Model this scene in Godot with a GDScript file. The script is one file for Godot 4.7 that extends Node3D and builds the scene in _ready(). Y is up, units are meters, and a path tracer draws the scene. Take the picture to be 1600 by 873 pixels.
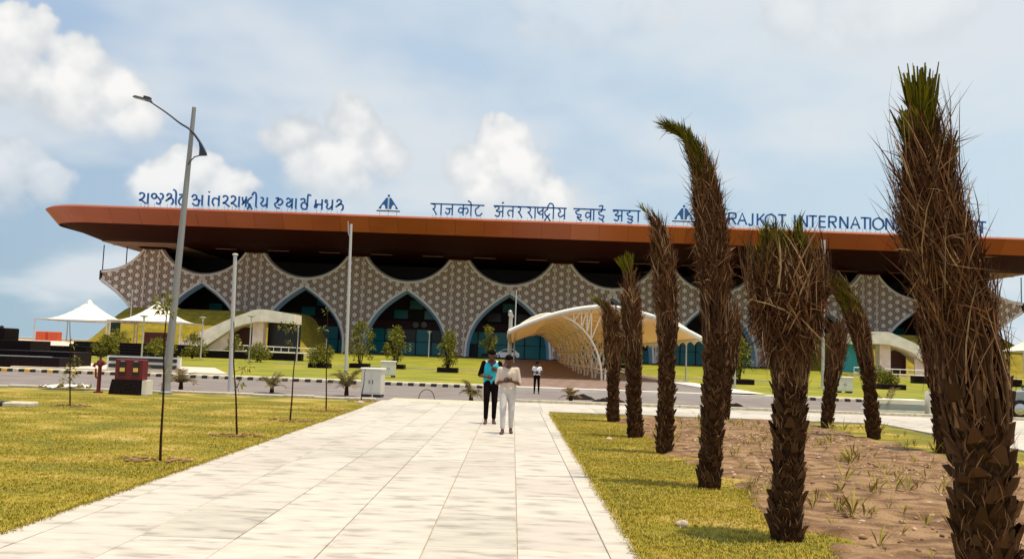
extends Node3D

const SPAN := 16.68          # spacing of the facade columns
const FIRST := -59.2         # x of the first facade column
const FACE := -145.0         # plane of the facade

var rng := RandomNumberGenerator.new()
var M := {}


# ---------- geometry collector: flat and smooth triangles with colours ----------
class G:
	var v := PackedVector3Array()
	var n := PackedVector3Array()
	var c := PackedColorArray()
	var col := Color.WHITE

	func tri(p: Vector3, q: Vector3, r: Vector3) -> void:
		var m := (r - p).cross(q - p).normalized()
		v.append(p); v.append(q); v.append(r)
		n.append(m); n.append(m); n.append(m)
		c.append(col); c.append(col); c.append(col)

	func tri_n(p: Vector3, q: Vector3, r: Vector3, a: Vector3, b: Vector3, d: Vector3) -> void:
		if (r - p).cross(q - p).dot(a + b + d) < 0.0:
			v.append(p); v.append(r); v.append(q)
			n.append(a); n.append(d); n.append(b)
		else:
			v.append(p); v.append(q); v.append(r)
			n.append(a); n.append(b); n.append(d)
		c.append(col); c.append(col); c.append(col)

	func quad(p: Vector3, q: Vector3, r: Vector3, s: Vector3) -> void:
		tri(p, q, r)
		tri(p, r, s)

	# a quad whose front looks away from the point o
	func quad_o(p: Vector3, q: Vector3, r: Vector3, s: Vector3, o: Vector3) -> void:
		if (r - p).cross(q - p).dot((p + q + r + s) / 4.0 - o) < 0.0:
			quad(p, s, r, q)
		else:
			quad(p, q, r, s)

	func tri_o(p: Vector3, q: Vector3, r: Vector3, o: Vector3) -> void:
		if (r - p).cross(q - p).dot((p + q + r) / 3.0 - o) < 0.0:
			tri(p, r, q)
		else:
			tri(p, q, r)

	func box(at: Vector3, size: Vector3, b := Basis()) -> void:
		hexa(at, size, size, b)

	# box whose top has another size than its bottom (at = centre)
	func hexa(at: Vector3, low: Vector3, high: Vector3, b := Basis()) -> void:
		var h := low.y / 2.0
		var p := []
		for k in [[-1, -h, -1], [1, -h, -1], [1, -h, 1], [-1, -h, 1], [-1, h, -1], [1, h, -1], [1, h, 1], [-1, h, 1]]:
			var s := low if k[1] < 0 else high
			p.append(at + b * Vector3(k[0] * s.x / 2, k[1], k[2] * s.z / 2))
		for f in [[0, 1, 2, 3], [4, 5, 6, 7], [0, 1, 5, 4], [1, 2, 6, 5], [2, 3, 7, 6], [3, 0, 4, 7]]:
			quad_o(p[f[0]], p[f[1]], p[f[2]], p[f[3]], at)

	# box with chamfered upper edges
	func slab(at: Vector3, size: Vector3, ch: float) -> void:
		hexa(at - Vector3(0, ch / 2, 0), Vector3(size.x, size.y - ch, size.z), Vector3(size.x, 0, size.z))
		var t := at + Vector3(0, size.y / 2 - ch / 2, 0)
		hexa(t, Vector3(size.x, ch, size.z), Vector3(size.x - 2 * ch, 0, size.z - 2 * ch))

	func bar(p: Vector3, q: Vector3, w: float, d: float, up := Vector3.UP) -> void:
		var y := q - p
		if y.length() < 1e-5:
			return
		var l := y.length()
		y /= l
		var x := y.cross(up)
		if x.length() < 0.01:
			x = y.cross(Vector3.RIGHT)
		x = x.normalized()
		box((p + q) / 2, Vector3(w, l, d), Basis(x, y, x.cross(y)))

	# smooth tube along points with radii
	func tube(pts: Array, radii: Array, sides := 8, caps := true) -> void:
		var rings := []
		var norms := []
		var x := Vector3.ZERO
		for i in pts.size():
			var a: Vector3 = pts[maxi(i - 1, 0)]
			var b: Vector3 = pts[mini(i + 1, pts.size() - 1)]
			var y := (b - a).normalized()
			if x == Vector3.ZERO:
				x = y.cross(Vector3.BACK if absf(y.z) < 0.9 else Vector3.RIGHT)
			x = (x - y * x.dot(y)).normalized()
			var z := x.cross(y)
			var ring := []
			var nr := []
			for k in sides:
				var an := TAU * k / sides
				var d := x * cos(an) + z * sin(an)
				ring.append(pts[i] + d * radii[i])
				nr.append(d)
			rings.append(ring)
			norms.append(nr)
		for i in pts.size() - 1:
			for k in sides:
				var j := (k + 1) % sides
				tri_n(rings[i][k], rings[i + 1][k], rings[i + 1][j], norms[i][k], norms[i + 1][k], norms[i + 1][j])
				tri_n(rings[i][k], rings[i + 1][j], rings[i][j], norms[i][k], norms[i + 1][j], norms[i][j])
		if caps:
			for e in [0, pts.size() - 1]:
				var o: Vector3 = pts[1] if e == 0 else pts[e - 1]
				for k in sides:
					tri_o(pts[e], rings[e][k], rings[e][(k + 1) % sides], o)

	# prism: polygon in x,y pushed from z0 to z1
	func prism(poly: PackedVector2Array, z0: float, z1: float, t := Transform3D()) -> void:
		var idx := Geometry2D.triangulate_polygon(poly)
		var mid := t * Vector3(0, 0, (z0 + z1) / 2)
		var axis := t.basis.z
		for k in range(0, idx.size(), 3):
			for z in [z0, z1]:
				var a := t * Vector3(poly[idx[k]].x, poly[idx[k]].y, z)
				var b := t * Vector3(poly[idx[k + 1]].x, poly[idx[k + 1]].y, z)
				var d := t * Vector3(poly[idx[k + 2]].x, poly[idx[k + 2]].y, z)
				tri_o(a, b, d, (a + b + d) / 3.0 - axis * signf(z - (z0 + z1) / 2) * signf(1.0))
		var ccw := not Geometry2D.is_polygon_clockwise(poly)
		for i in poly.size():
			var p := poly[i]
			var q := poly[(i + 1) % poly.size()]
			var out := Vector2((q - p).y, -(q - p).x) * (1.0 if ccw else -1.0)
			var a := t * Vector3(p.x, p.y, z0)
			var b := t * Vector3(q.x, q.y, z0)
			var d := t * Vector3(q.x, q.y, z1)
			var e := t * Vector3(p.x, p.y, z1)
			quad_o(a, b, d, e, (a + b + d + e) / 4.0 - t.basis * Vector3(out.x, out.y, 0))

	func ball(at: Vector3, r: Vector3, rows := 8, cols := 12) -> void:
		for i in rows:
			for k in cols:
				var q := []
				for e in [[i, k], [i + 1, k], [i + 1, k + 1], [i, k + 1]]:
					var la: float = PI * e[0] / rows
					var lo: float = TAU * e[1] / cols
					q.append(Vector3(sin(la) * cos(lo), cos(la), sin(la) * sin(lo)))
				var w := []
				for d in q:
					w.append((d / r).normalized())
				tri_n(at + q[0] * r, at + q[1] * r, at + q[2] * r, w[0], w[1], w[2])
				tri_n(at + q[0] * r, at + q[2] * r, at + q[3] * r, w[0], w[2], w[3])

	# lathe round the y axis: profile of (radius, height)
	func lathe(at: Vector3, prof: Array, sides := 16) -> void:
		for i in prof.size() - 1:
			var p: Vector2 = prof[i]
			var q: Vector2 = prof[i + 1]
			var m := Vector2(q.y - p.y, p.x - q.x).normalized()
			for k in sides:
				var a := TAU * k / sides
				var b := TAU * (k + 1) / sides
				var da := Vector3(cos(a), 0, sin(a))
				var db := Vector3(cos(b), 0, sin(b))
				var na := da * m.x + Vector3.UP * m.y
				var nb := db * m.x + Vector3.UP * m.y
				var p0 := at + da * p.x + Vector3.UP * p.y
				var p1 := at + db * p.x + Vector3.UP * p.y
				var q0 := at + da * q.x + Vector3.UP * q.y
				var q1 := at + db * q.x + Vector3.UP * q.y
				if q.x > 1e-5: tri_n(p0, q0, q1, na, na, nb)
				if p.x > 1e-5: tri_n(p0, q1, p1, na, nb, nb)

	# flat sheet over x,z with a height function, smooth normals
	func sheet(x0: float, x1: float, z0: float, z1: float, nx: int, nz: int, h: Callable) -> void:
		var pts := []
		for j in nz + 1:
			var row := PackedVector3Array()
			for i in nx + 1:
				var x := lerpf(x0, x1, float(i) / nx)
				var z := lerpf(z0, z1, float(j) / nz)
				row.append(Vector3(x, h.call(x, z), z))
			pts.append(row)
		var nor := func(i: int, j: int) -> Vector3:
			var a: Vector3 = pts[j][mini(i + 1, nx)] - pts[j][maxi(i - 1, 0)]
			var b: Vector3 = pts[mini(j + 1, nz)][i] - pts[maxi(j - 1, 0)][i]
			var m := a.cross(b).normalized()
			return m if m.y > 0 else -m
		for j in nz:
			for i in nx:
				var a: Vector3 = nor.call(i, j)
				var b: Vector3 = nor.call(i + 1, j)
				var d: Vector3 = nor.call(i + 1, j + 1)
				var e: Vector3 = nor.call(i, j + 1)
				tri_n(pts[j][i], pts[j][i + 1], pts[j + 1][i + 1], a, b, d)
				tri_n(pts[j][i], pts[j + 1][i + 1], pts[j + 1][i], a, d, e)

	func leaf(at: Vector3, dir: Vector3, side: Vector3, l: float, w: float, bend := Vector3.ZERO) -> void:
		var m := at + dir * l * 0.5 + bend * l * 0.25
		var e := at + dir * l + bend * l
		tri(at, m - side * w * 0.5, m + side * w * 0.5)
		tri(m - side * w * 0.5, e, m + side * w * 0.5)

	# a blade of three joints that curls
	func blade(at: Vector3, dir: Vector3, side: Vector3, l: float, w: float, bend: Vector3) -> void:
		var a := at + dir * l * 0.38 + bend * l * 0.12
		var b := at + dir * l * 0.72 + bend * l * 0.48
		var e := at + dir * l + bend * l
		var s := side * w * 0.5
		quad(at - s * 0.6, a - s, a + s, at + s * 0.6)
		quad(a - s, b - s * 0.75, b + s * 0.75, a + s)
		tri(b - s * 0.75, e, b + s * 0.75)

	# a bundle of broad leaflets cut off square at the top
	func fan(at: Vector3, dir: Vector3, side: Vector3, l: float, n: int, r: RandomNumberGenerator) -> void:
		for k in n:
			var t := (k + 0.5) / n * 2.0 - 1.0
			var d := (dir + side * t * 0.34 + dir.cross(side) * r.randf_range(-0.12, 0.12)).normalized()
			var s := (side + dir.cross(side) * r.randf_range(-0.9, 0.9)).normalized() * 0.006
			var e := at + d * l * r.randf_range(0.66, 1.08)
			var b := at + side * t * 0.045
			col = Color(0.050, 0.050, 0.003).lerp(Color(0.24, 0.205, 0.012), pow(r.randf(), 1.3))
			var m := b.lerp(e, 0.6)
			quad(b - s * 0.8, m - s * 1.6, m + s * 1.6, b + s * 0.8)
			quad(m - s * 1.6, e - s * 0.5, e + s * 0.8, m + s * 1.6)

	func mesh() -> ArrayMesh:
		var a := []
		a.resize(Mesh.ARRAY_MAX)
		a[Mesh.ARRAY_VERTEX] = v
		a[Mesh.ARRAY_NORMAL] = n
		a[Mesh.ARRAY_COLOR] = c
		var m := ArrayMesh.new()
		if v.size():
			m.add_surface_from_arrays(Mesh.PRIMITIVE_TRIANGLES, a)
		return m


# ---------- scene tree helpers ----------
func thing(called: String, label: String, category: String, at := Vector3.ZERO, turn := 0.0, group := "") -> Node3D:
	var o := Node3D.new()
	o.name = called
	add_child(o, true)
	o.position = at
	o.rotation.y = turn
	tag(o, label, category, group)
	return o


func tag(o: Node, label: String, category: String, group := "") -> void:
	o.set_meta("label", label)
	o.set_meta("category", category)
	if group:
		o.set_meta("group", group)


func obj(called: String, g, m: Material, parent: Node = self) -> MeshInstance3D:
	var o := MeshInstance3D.new()
	o.name = called
	o.mesh = g.mesh() if g is G else g
	o.material_override = m
	parent.add_child(o, true)
	return o


func struct(called: String, g, m: Material) -> MeshInstance3D:
	var o := obj(called, g, m)
	o.set_meta("kind", "structure")
	return o


func stuff(o: Node) -> Node:
	o.set_meta("kind", "stuff")
	return o


func dup(o: Node3D, at: Vector3, label: String, turn := 0.0, group := "") -> Node3D:
	var r: Node3D = o.duplicate()
	r.name = o.name
	add_child(r, true)
	r.position = at
	r.rotation.y = turn
	r.set_meta("label", label)
	if group:
		r.set_meta("group", group)
	return r


func scatter(called: String, mesh: Mesh, m: Material, places: Array, parent: Node = self) -> MultiMeshInstance3D:
	var mm := MultiMesh.new()
	mm.transform_format = MultiMesh.TRANSFORM_3D
	mm.mesh = mesh
	mm.instance_count = places.size()
	for i in places.size():
		mm.set_instance_transform(i, places[i])
	var o := MultiMeshInstance3D.new()
	o.name = called
	o.multimesh = mm
	o.material_override = m
	parent.add_child(o, true)
	stuff(o)
	return o


# ---------- materials ----------
func lin(r: float, g: float, b: float) -> Color:
	return Color(r, g, b).linear_to_srgb()


func flat(r: float, g: float, b: float, rough := 0.8, metal := 0.0) -> StandardMaterial3D:
	var m := StandardMaterial3D.new()
	m.albedo_color = lin(r, g, b)
	m.roughness = rough
	m.metallic = metal
	return m


func vcol(rough := 0.85) -> StandardMaterial3D:
	var m := StandardMaterial3D.new()
	m.vertex_color_use_as_albedo = true
	m.roughness = rough
	return m


func noise(freq: float, sd: int, ramp: Array, size := 512, octaves := 5, kind := FastNoiseLite.TYPE_SIMPLEX_SMOOTH) -> NoiseTexture2D:
	var f := FastNoiseLite.new()
	f.noise_type = kind
	f.frequency = freq
	f.seed = sd
	f.fractal_octaves = octaves
	var t := NoiseTexture2D.new()
	t.width = size
	t.height = size
	t.seamless = true
	t.noise = f
	if ramp.size():
		var gr := Gradient.new()
		var off := PackedFloat32Array()
		var cs := PackedColorArray()
		for e in ramp:
			off.append(e[0])
			cs.append(lin(e[1], e[2], e[3]))
		gr.offsets = off
		gr.colors = cs
		t.color_ramp = gr
	return t


# noisy ground-like material: broad colour patches times fine grain
func earth(broad: NoiseTexture2D, period: Vector3, fine: NoiseTexture2D, fine_period: Vector3, bump := 0.0, rough := 0.95) -> StandardMaterial3D:
	var m := StandardMaterial3D.new()
	m.roughness = rough
	m.albedo_texture = broad
	m.uv1_triplanar = true
	m.uv1_world_triplanar = true
	m.uv1_scale = Vector3.ONE / period
	if fine:
		m.detail_enabled = true
		m.detail_blend_mode = BaseMaterial3D.BLEND_MODE_MUL
		m.detail_albedo = fine
		m.detail_uv_layer = BaseMaterial3D.DETAIL_UV_2
		m.uv2_triplanar = true
		m.uv2_world_triplanar = true
		m.uv2_scale = Vector3.ONE / fine_period
	return m


func fine_grain(sd: int, lo: float, freq := 0.03, kind := FastNoiseLite.TYPE_SIMPLEX_SMOOTH) -> NoiseTexture2D:
	return noise(freq, sd, [[0.2, lo, lo, lo], [0.75, 1, 1, 1]], 512, 5, kind)


func materials() -> void:
	var grain := fine_grain(11, 0.72)
	var soft := fine_grain(12, 0.78)
	var streak := fine_grain(13, 0.9, 0.012)
	M.grain = grain
	M.lawn = earth(noise(0.008, 1, [[0.25, 0.165, 0.155, 0.002], [0.42, 0.25, 0.212, 0.003], [0.58, 0.335, 0.256, 0.012], [0.76, 0.48, 0.345, 0.09]]), Vector3(9, 9, 6), grain, Vector3(0.9, 0.9, 0.5))
	M.far_lawn = earth(noise(0.008, 2, [[0.3, 0.20, 0.225, 0.003], [0.55, 0.28, 0.275, 0.004], [0.75, 0.37, 0.31, 0.016]]), Vector3(22, 22, 16), grain, Vector3(2.5, 2.5, 2.5))
	M.mound = earth(noise(0.012, 3, [[0.3, 0.20, 0.17, 0.004], [0.7, 0.36, 0.26, 0.015]]), Vector3(11, 5, 11), grain, Vector3(3, 1.2, 3))
	M.blade = vcol(0.9)
	M.soil = earth(noise(0.014, 4, [[0.25, 0.14, 0.068, 0.028], [0.48, 0.27, 0.152, 0.072], [0.75, 0.39, 0.240, 0.125]]), Vector3(5, 5, 3), fine_grain(14, 0.5, 0.05), Vector3(1.0, 1.0, 0.55))
	M.soil.heightmap_enabled = false
	M.plain = earth(noise(0.01, 5, [[0.3, 0.20, 0.17, 0.05], [0.7, 0.34, 0.25, 0.11]]), Vector3(60, 60, 60), grain, Vector3(8, 8, 8))
	M.asphalt = earth(noise(0.01, 6, [[0.3, 0.20, 0.17, 0.165], [0.7, 0.28, 0.24, 0.23]]), Vector3(14, 14, 5), soft, Vector3(1, 1, 1))
	M.paver = earth(noise(0.02, 7, [[0.3, 0.19, 0.12, 0.095], [0.7, 0.30, 0.20, 0.16]]), Vector3(9, 9, 9), soft, Vector3(1.5, 1.5, 1.5))
	M.slab = []
	for k in 5:
		var t: float = [1.04, 0.97, 1.0, 0.87, 0.93][k]
		var w: float = [0.0, 0.01, 0.0, 0.02, -0.01][k]
		var m := earth(noise(0.012, 20 + k, [[0.16, 0.40 * t, 0.36 * t, 0.32 * t], [0.36, 0.555 * t, 0.505 * t, 0.45 * t], [0.66, 0.63 * t, (0.575 + w) * t, 0.515 * t]], 512, 6), Vector3(4.3, 2, 1.7), streak, Vector3(2.7, 1, 0.55), 0.0, 0.55)
		M.slab.append(m)
	M.concrete = earth(noise(0.02, 30, [[0.3, 0.74, 0.67, 0.60], [0.7, 0.84, 0.78, 0.70]]), Vector3(14, 14, 14), null, Vector3.ONE, 0.0, 0.85)
	M.pink = earth(noise(0.02, 31, [[0.3, 0.62, 0.50, 0.44], [0.7, 0.72, 0.60, 0.53]]), Vector3(16, 16, 16), null, Vector3.ONE, 0.0, 0.85)
	M.kerb_white = earth(noise(0.02, 32, [[0.3, 0.55, 0.49, 0.38], [0.7, 0.70, 0.64, 0.5]]), Vector3(2, 2, 2), soft, Vector3(0.5, 0.5, 0.5))
	M.kerb_black = flat(0.018, 0.014, 0.013, 0.7)
	M.kerb_yellow = flat(0.72, 0.40, 0.05, 0.75)
	M.granite = earth(noise(0.05, 33, [[0.3, 0.008, 0.005, 0.006], [0.7, 0.022, 0.015, 0.015]]), Vector3(2, 2, 2), null, Vector3.ONE, 0.0, 0.45)
	M.granite.metallic_specular = 0.15
	M.fascia = earth(noise(0.01, 34, [[0.3, 0.27, 0.050, 0.014], [0.7, 0.31, 0.064, 0.020]]), Vector3(30, 8, 30), null, Vector3.ONE, 0.0, 0.42)
	M.fascia_b = flat(0.275, 0.052, 0.016, 0.38)
	M.fascia_c = flat(0.33, 0.072, 0.026, 0.34)
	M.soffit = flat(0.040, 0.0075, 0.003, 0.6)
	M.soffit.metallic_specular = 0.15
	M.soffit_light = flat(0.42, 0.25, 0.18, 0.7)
	M.star = vcol(0.7)
	M.lattice = earth(noise(0.02, 35, [[0.3, 0.70, 0.56, 0.47], [0.7, 0.82, 0.68, 0.58]]), Vector3(6, 6, 6), null, Vector3.ONE, 0.0, 0.7)
	M.backing = flat(0.38, 0.235, 0.175, 0.8)
	M.rim = flat(0.88, 0.80, 0.76, 0.55)
	M.reveal = flat(0.45, 0.66, 0.88, 0.45)
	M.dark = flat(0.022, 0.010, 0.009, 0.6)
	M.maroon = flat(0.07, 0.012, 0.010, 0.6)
	M.glass = flat(0.010, 0.33, 0.36, 0.3)
	M.glass_dark = flat(0.010, 0.010, 0.011, 0.3)
	M.sign_blue = flat(0.010, 0.115, 0.40, 0.5)
	M.lamp_pole = flat(0.27, 0.265, 0.275, 0.45, 0.2)
	M.white = flat(0.78, 0.76, 0.73, 0.5)
	M.cream = flat(0.86, 0.78, 0.66, 0.55)
	M.fabric = flat(0.88, 0.86, 0.80, 0.7)
	M.fabric.backlight_enabled = true
	M.fabric.backlight = Color(0.5, 0.47, 0.4)
	M.membrane = flat(0.82, 0.72, 0.55, 0.7)
	M.membrane.backlight_enabled = true
	M.membrane.backlight = Color(0.55, 0.40, 0.22)
	M.steel = flat(0.45, 0.44, 0.44, 0.4, 0.5)
	M.pole = flat(0.52, 0.50, 0.50, 0.45, 0.2)
	M.dark_steel = flat(0.035, 0.045, 0.07, 0.45, 0.3)
	M.black = flat(0.012, 0.010, 0.010, 0.5)
	M.red = flat(0.14, 0.006, 0.006, 0.5)
	M.orange = flat(0.62, 0.10, 0.03, 0.6)
	M.label = flat(0.80, 0.52, 0.14, 0.6)
	M.cabinet = flat(0.66, 0.63, 0.57, 0.5)
	M.chrome = flat(0.6, 0.6, 0.62, 0.2, 0.9)
	M.rubber = flat(0.012, 0.012, 0.012, 0.85)
	M.car_white = flat(0.80, 0.80, 0.80, 0.25)
	M.car_white.clearcoat_enabled = true
	M.car_grey = flat(0.30, 0.32, 0.35, 0.35)
	M.window = flat(0.012, 0.02, 0.04, 0.08)
	M.lamp_red = flat(0.35, 0.01, 0.01, 0.3)
	M.lamp_clear = flat(0.7, 0.72, 0.72, 0.15)
	M.trunk = earth(noise(0.03, 40, [[0.3, 0.022, 0.010, 0.005], [0.7, 0.07, 0.032, 0.014]]), Vector3(0.5, 0.8, 0.5), null, Vector3.ONE)
	M.leafy = vcol(0.8)
	M.leafy.backlight_enabled = true
	M.leafy.backlight = Color(0.35, 0.35, 0.3)
	M.dry = vcol(0.8)
	M.dry.metallic_specular = 0.25
	M.trunk.metallic_specular = 0.2
	M.skin = flat(0.11, 0.05, 0.03, 0.6)
	M.skin.metallic_specular = 0.3
	M.hair = flat(0.004, 0.003, 0.003, 0.9)
	M.hair.metallic_specular = 0.15
	M.turquoise = flat(0.012, 0.42, 0.55, 0.8)
	M.shirt_white = flat(0.60, 0.49, 0.41, 0.85)
	M.tee_white = flat(0.78, 0.76, 0.76, 0.85)
	M.trousers_black = flat(0.009, 0.006, 0.006, 0.95)
	M.trousers_black.metallic_specular = 0.1
	M.jeans_pale = earth(noise(0.02, 41, [[0.3, 0.50, 0.48, 0.49], [0.7, 0.60, 0.56, 0.53]]), Vector3(1.6, 1.6, 1.6), null, Vector3.ONE)
	M.phone = flat(0.01, 0.01, 0.012, 0.2)
	M.stone = flat(0.52, 0.42, 0.33, 0.9)


# ---------- sky ----------
var sky_a := FastNoiseLite.new()
var sky_b := FastNoiseLite.new()
var clouds := []


func puff_cloud(az: float, el: float, parts: Array, base: float, strength: float) -> void:
	# parts: [dx, dy, r] in degrees about (az, el)
	var reach := 0.0
	for p in parts:
		reach = maxf(reach, Vector2(p[0], p[1]).length() + p[2])
	clouds.append({"az": az, "el": el, "parts": parts, "base": base, "k": strength, "reach": reach * 1.4})


func sky_color(az: float, el: float) -> Color:
	# az and el in degrees, az 0 = north (-z), right positive
	var e := maxf(el, 0.0)
	var d := Vector3(sin(deg_to_rad(az)) * cos(deg_to_rad(el)), sin(deg_to_rad(el)), -cos(deg_to_rad(az)) * cos(deg_to_rad(el)))
	var side := 0.5 + 0.5 * sin(deg_to_rad(az) + 0.10)   # haze is thicker to the east
	var clear := Color(0.34, 0.47, 0.66).lerp(Color(0.58, 0.71, 0.80), clampf((side - 0.2) * 1.5, 0.0, 1.0))
	var low := Color(0.32, 0.46, 0.55).lerp(Color(0.62, 0.72, 0.78), clampf((side - 0.2) * 1.5, 0.0, 1.0))
	var c := low.lerp(clear, clampf(e / 14.0, 0.0, 1.0))
	# thin high cloud
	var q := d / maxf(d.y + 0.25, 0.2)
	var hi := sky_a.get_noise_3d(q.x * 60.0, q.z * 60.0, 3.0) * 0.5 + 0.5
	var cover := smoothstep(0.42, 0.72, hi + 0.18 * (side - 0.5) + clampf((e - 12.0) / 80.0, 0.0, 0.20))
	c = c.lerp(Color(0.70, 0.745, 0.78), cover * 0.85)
	# heaps
	for k in clouds:
		var x: float = wrapf(az - k.az, -180.0, 180.0)
		var y: float = el - k.el
		if x * x + y * y > k.reach * k.reach:
			continue
		var wob := sky_b.get_noise_3d(az * 3.0, el * 3.4, 0.0)
		var wob2 := sky_b.get_noise_3d(az * 11.0, el * 11.0, 20.0)
		var best := 9.0
		var lit := 0.0
		for p in k.parts:
			var r: float = Vector2(x - p[0], (y - p[1]) * 1.15).length() / p[2]
			r += wob * 0.58 + wob2 * 0.24 + sky_b.get_noise_3d(az * 28.0, el * 28.0, 40.0) * 0.07
			if r < best:
				best = r
			lit = maxf(lit, clampf(1.25 - r, 0.0, 1.0) * clampf(0.55 + (y - p[1]) / p[2] * 0.55 - (x - p[0]) / p[2] * 0.06, 0.0, 1.0))
		var soft := clampf(0.5 - y / k.reach * 1.3, 0.0, 1.0)     # crisp tops, soft feet
		var a: float = smoothstep(1.10 + 0.10 * soft, 0.99 - 0.58 * soft, best) * k.k
		a *= smoothstep(k.base - 2.2, k.base + 2.2, el)
		if a <= 0.0:
			continue
		var shade := clampf(lit * 1.25 - wob * 0.40 - wob2 * 0.22 + 0.12, 0.0, 1.0)
		var body := Color(0.52, 0.57, 0.62).lerp(Color(0.90, 0.89, 0.87), shade)
		c = c.lerp(body, a)
	return c


func make_sky() -> PanoramaSkyMaterial:
	sky_a.noise_type = FastNoiseLite.TYPE_SIMPLEX_SMOOTH
	sky_a.frequency = 0.016
	sky_a.fractal_octaves = 5
	sky_a.seed = 7
	sky_b.noise_type = FastNoiseLite.TYPE_SIMPLEX_SMOOTH
	sky_b.frequency = 0.05
	sky_b.fractal_octaves = 4
	sky_b.seed = 3
	puff_cloud(-28.5, 15.0, [[-1.6, 1.3, 2.2], [1.5, 0.5, 2.1], [3.9, -0.9, 2.0], [0.6, -1.4, 2.9], [5.2, -2.0, 1.5], [-2.6, -0.6, 3.0]], 11.2, 1.0)
	puff_cloud(-12.4, 13.0, [[1.4, 0.9, 2.3], [-1.8, 0.1, 2.4], [3.6, -0.5, 1.9], [0.2, -1.6, 3.0]], 9.2, 0.95)
	puff_cloud(-1.2, 12.2, [[-0.2, 1.0, 2.0], [-2.0, -0.3, 2.0], [1.6, -0.7, 2.3], [3.4, -2.2, 1.8], [-0.6, -2.2, 2.6]], 8.8, 1.0)
	puff_cloud(-20.0, 9.5, [[-0.5, 0.6, 2.0], [2.1, -0.5, 2.0], [-1.5, -0.8, 2.0]], 7.6, 0.9)
	puff_cloud(-30.6, 8.8, [[0.0, 0.4, 2.6], [2.3, 0.0, 1.4]], 6.2, 0.6)
	puff_cloud(3.5, 21.5, [[-3.0, 0.5, 3.0], [1.0, 0.0, 3.2], [4.0, 0.6, 2.8]], 18.6, 0.25)
	puff_cloud(20.0, 20.5, [[-3.0, 0.5, 2.6], [1.0, 0.8, 3.6], [5.0, 0.2, 3.0]], 17.6, 0.35)
	rng.seed = 91
	for i in 26:
		var az := 38.0 + i * 11.0 + rng.randf_range(-3, 3)
		var el := rng.randf_range(8.0, 34.0)
		var s := rng.randf_range(0.8, 1.5)
		puff_cloud(az, el, [[0.0, 0.9 * s, 1.9 * s], [-2.0 * s, 0.0, 2.0 * s], [2.1 * s, -0.3 * s, 2.0 * s], [0.3, -1.5 * s, 2.5 * s]], el - 3.4 * s, rng.randf_range(0.5, 0.95))
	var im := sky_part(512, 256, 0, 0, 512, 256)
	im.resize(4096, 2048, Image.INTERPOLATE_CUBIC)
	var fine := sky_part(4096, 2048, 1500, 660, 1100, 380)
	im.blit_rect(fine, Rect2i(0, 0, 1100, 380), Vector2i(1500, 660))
	var m := PanoramaSkyMaterial.new()
	m.panorama = ImageTexture.create_from_image(im)
	return m


func sky_part(w: int, h: int, x0: int, y0: int, nx: int, ny: int) -> Image:
	var data := PackedByteArray()
	data.resize(nx * ny * 4)
	var at := 0
	for j in ny:
		var el := 90.0 - (y0 + j + 0.5) / h * 180.0
		for i in nx:
			var az := (x0 + i + 0.5) / w * 360.0 - 180.0
			var c := sky_color(az, maxf(el, 0.0)).linear_to_srgb()
			data[at] = clampi(roundi(c.r * 255.0), 0, 255)
			data[at + 1] = clampi(roundi(c.g * 255.0), 0, 255)
			data[at + 2] = clampi(roundi(c.b * 255.0), 0, 255)
			data[at + 3] = 255
			at += 4
	return Image.create_from_data(nx, ny, false, Image.FORMAT_RGBA8, data)


func set_up() -> void:
	var cam := Camera3D.new()
	cam.name = "camera"
	add_child(cam)
	cam.position = Vector3(0, 1.6, 0)
	cam.rotation = Vector3(deg_to_rad(4.80), deg_to_rad(0.205), 0.036)
	cam.fov = 34.63
	cam.near = 0.05
	cam.far = 6000.0
	var e := Environment.new()
	e.background_mode = Environment.BG_SKY
	var s := Sky.new()
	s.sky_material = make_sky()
	e.sky = s
	e.sky_rotation = Vector3(0, PI, 0)
	e.background_energy_multiplier = 1.0
	e.tonemap_mode = Environment.TONE_MAPPER_LINEAR
	e.tonemap_exposure = 1.06
	e.sdfgi_enabled = true
	e.ssao_enabled = true
	e.ssil_enabled = true
	var w := WorldEnvironment.new()
	w.name = "air"
	w.environment = e
	add_child(w)
	var sun := DirectionalLight3D.new()
	sun.name = "sun"
	sun.light_color = Color(1.0, 0.93, 0.80)
	sun.light_energy = 1.25
	sun.light_angular_distance = 0.6
	sun.shadow_enabled = true
	add_child(sun)
	sun.look_at_from_position(Vector3(0.20, 0.96, 0.07) * 100.0, Vector3.ZERO, Vector3.FORWARD)


# ---------- ground, paths, road ----------
func rise(z: float) -> float:
	return -0.02 + 0.95 * smoothstep(-80.0, -136.0, z)


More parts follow.
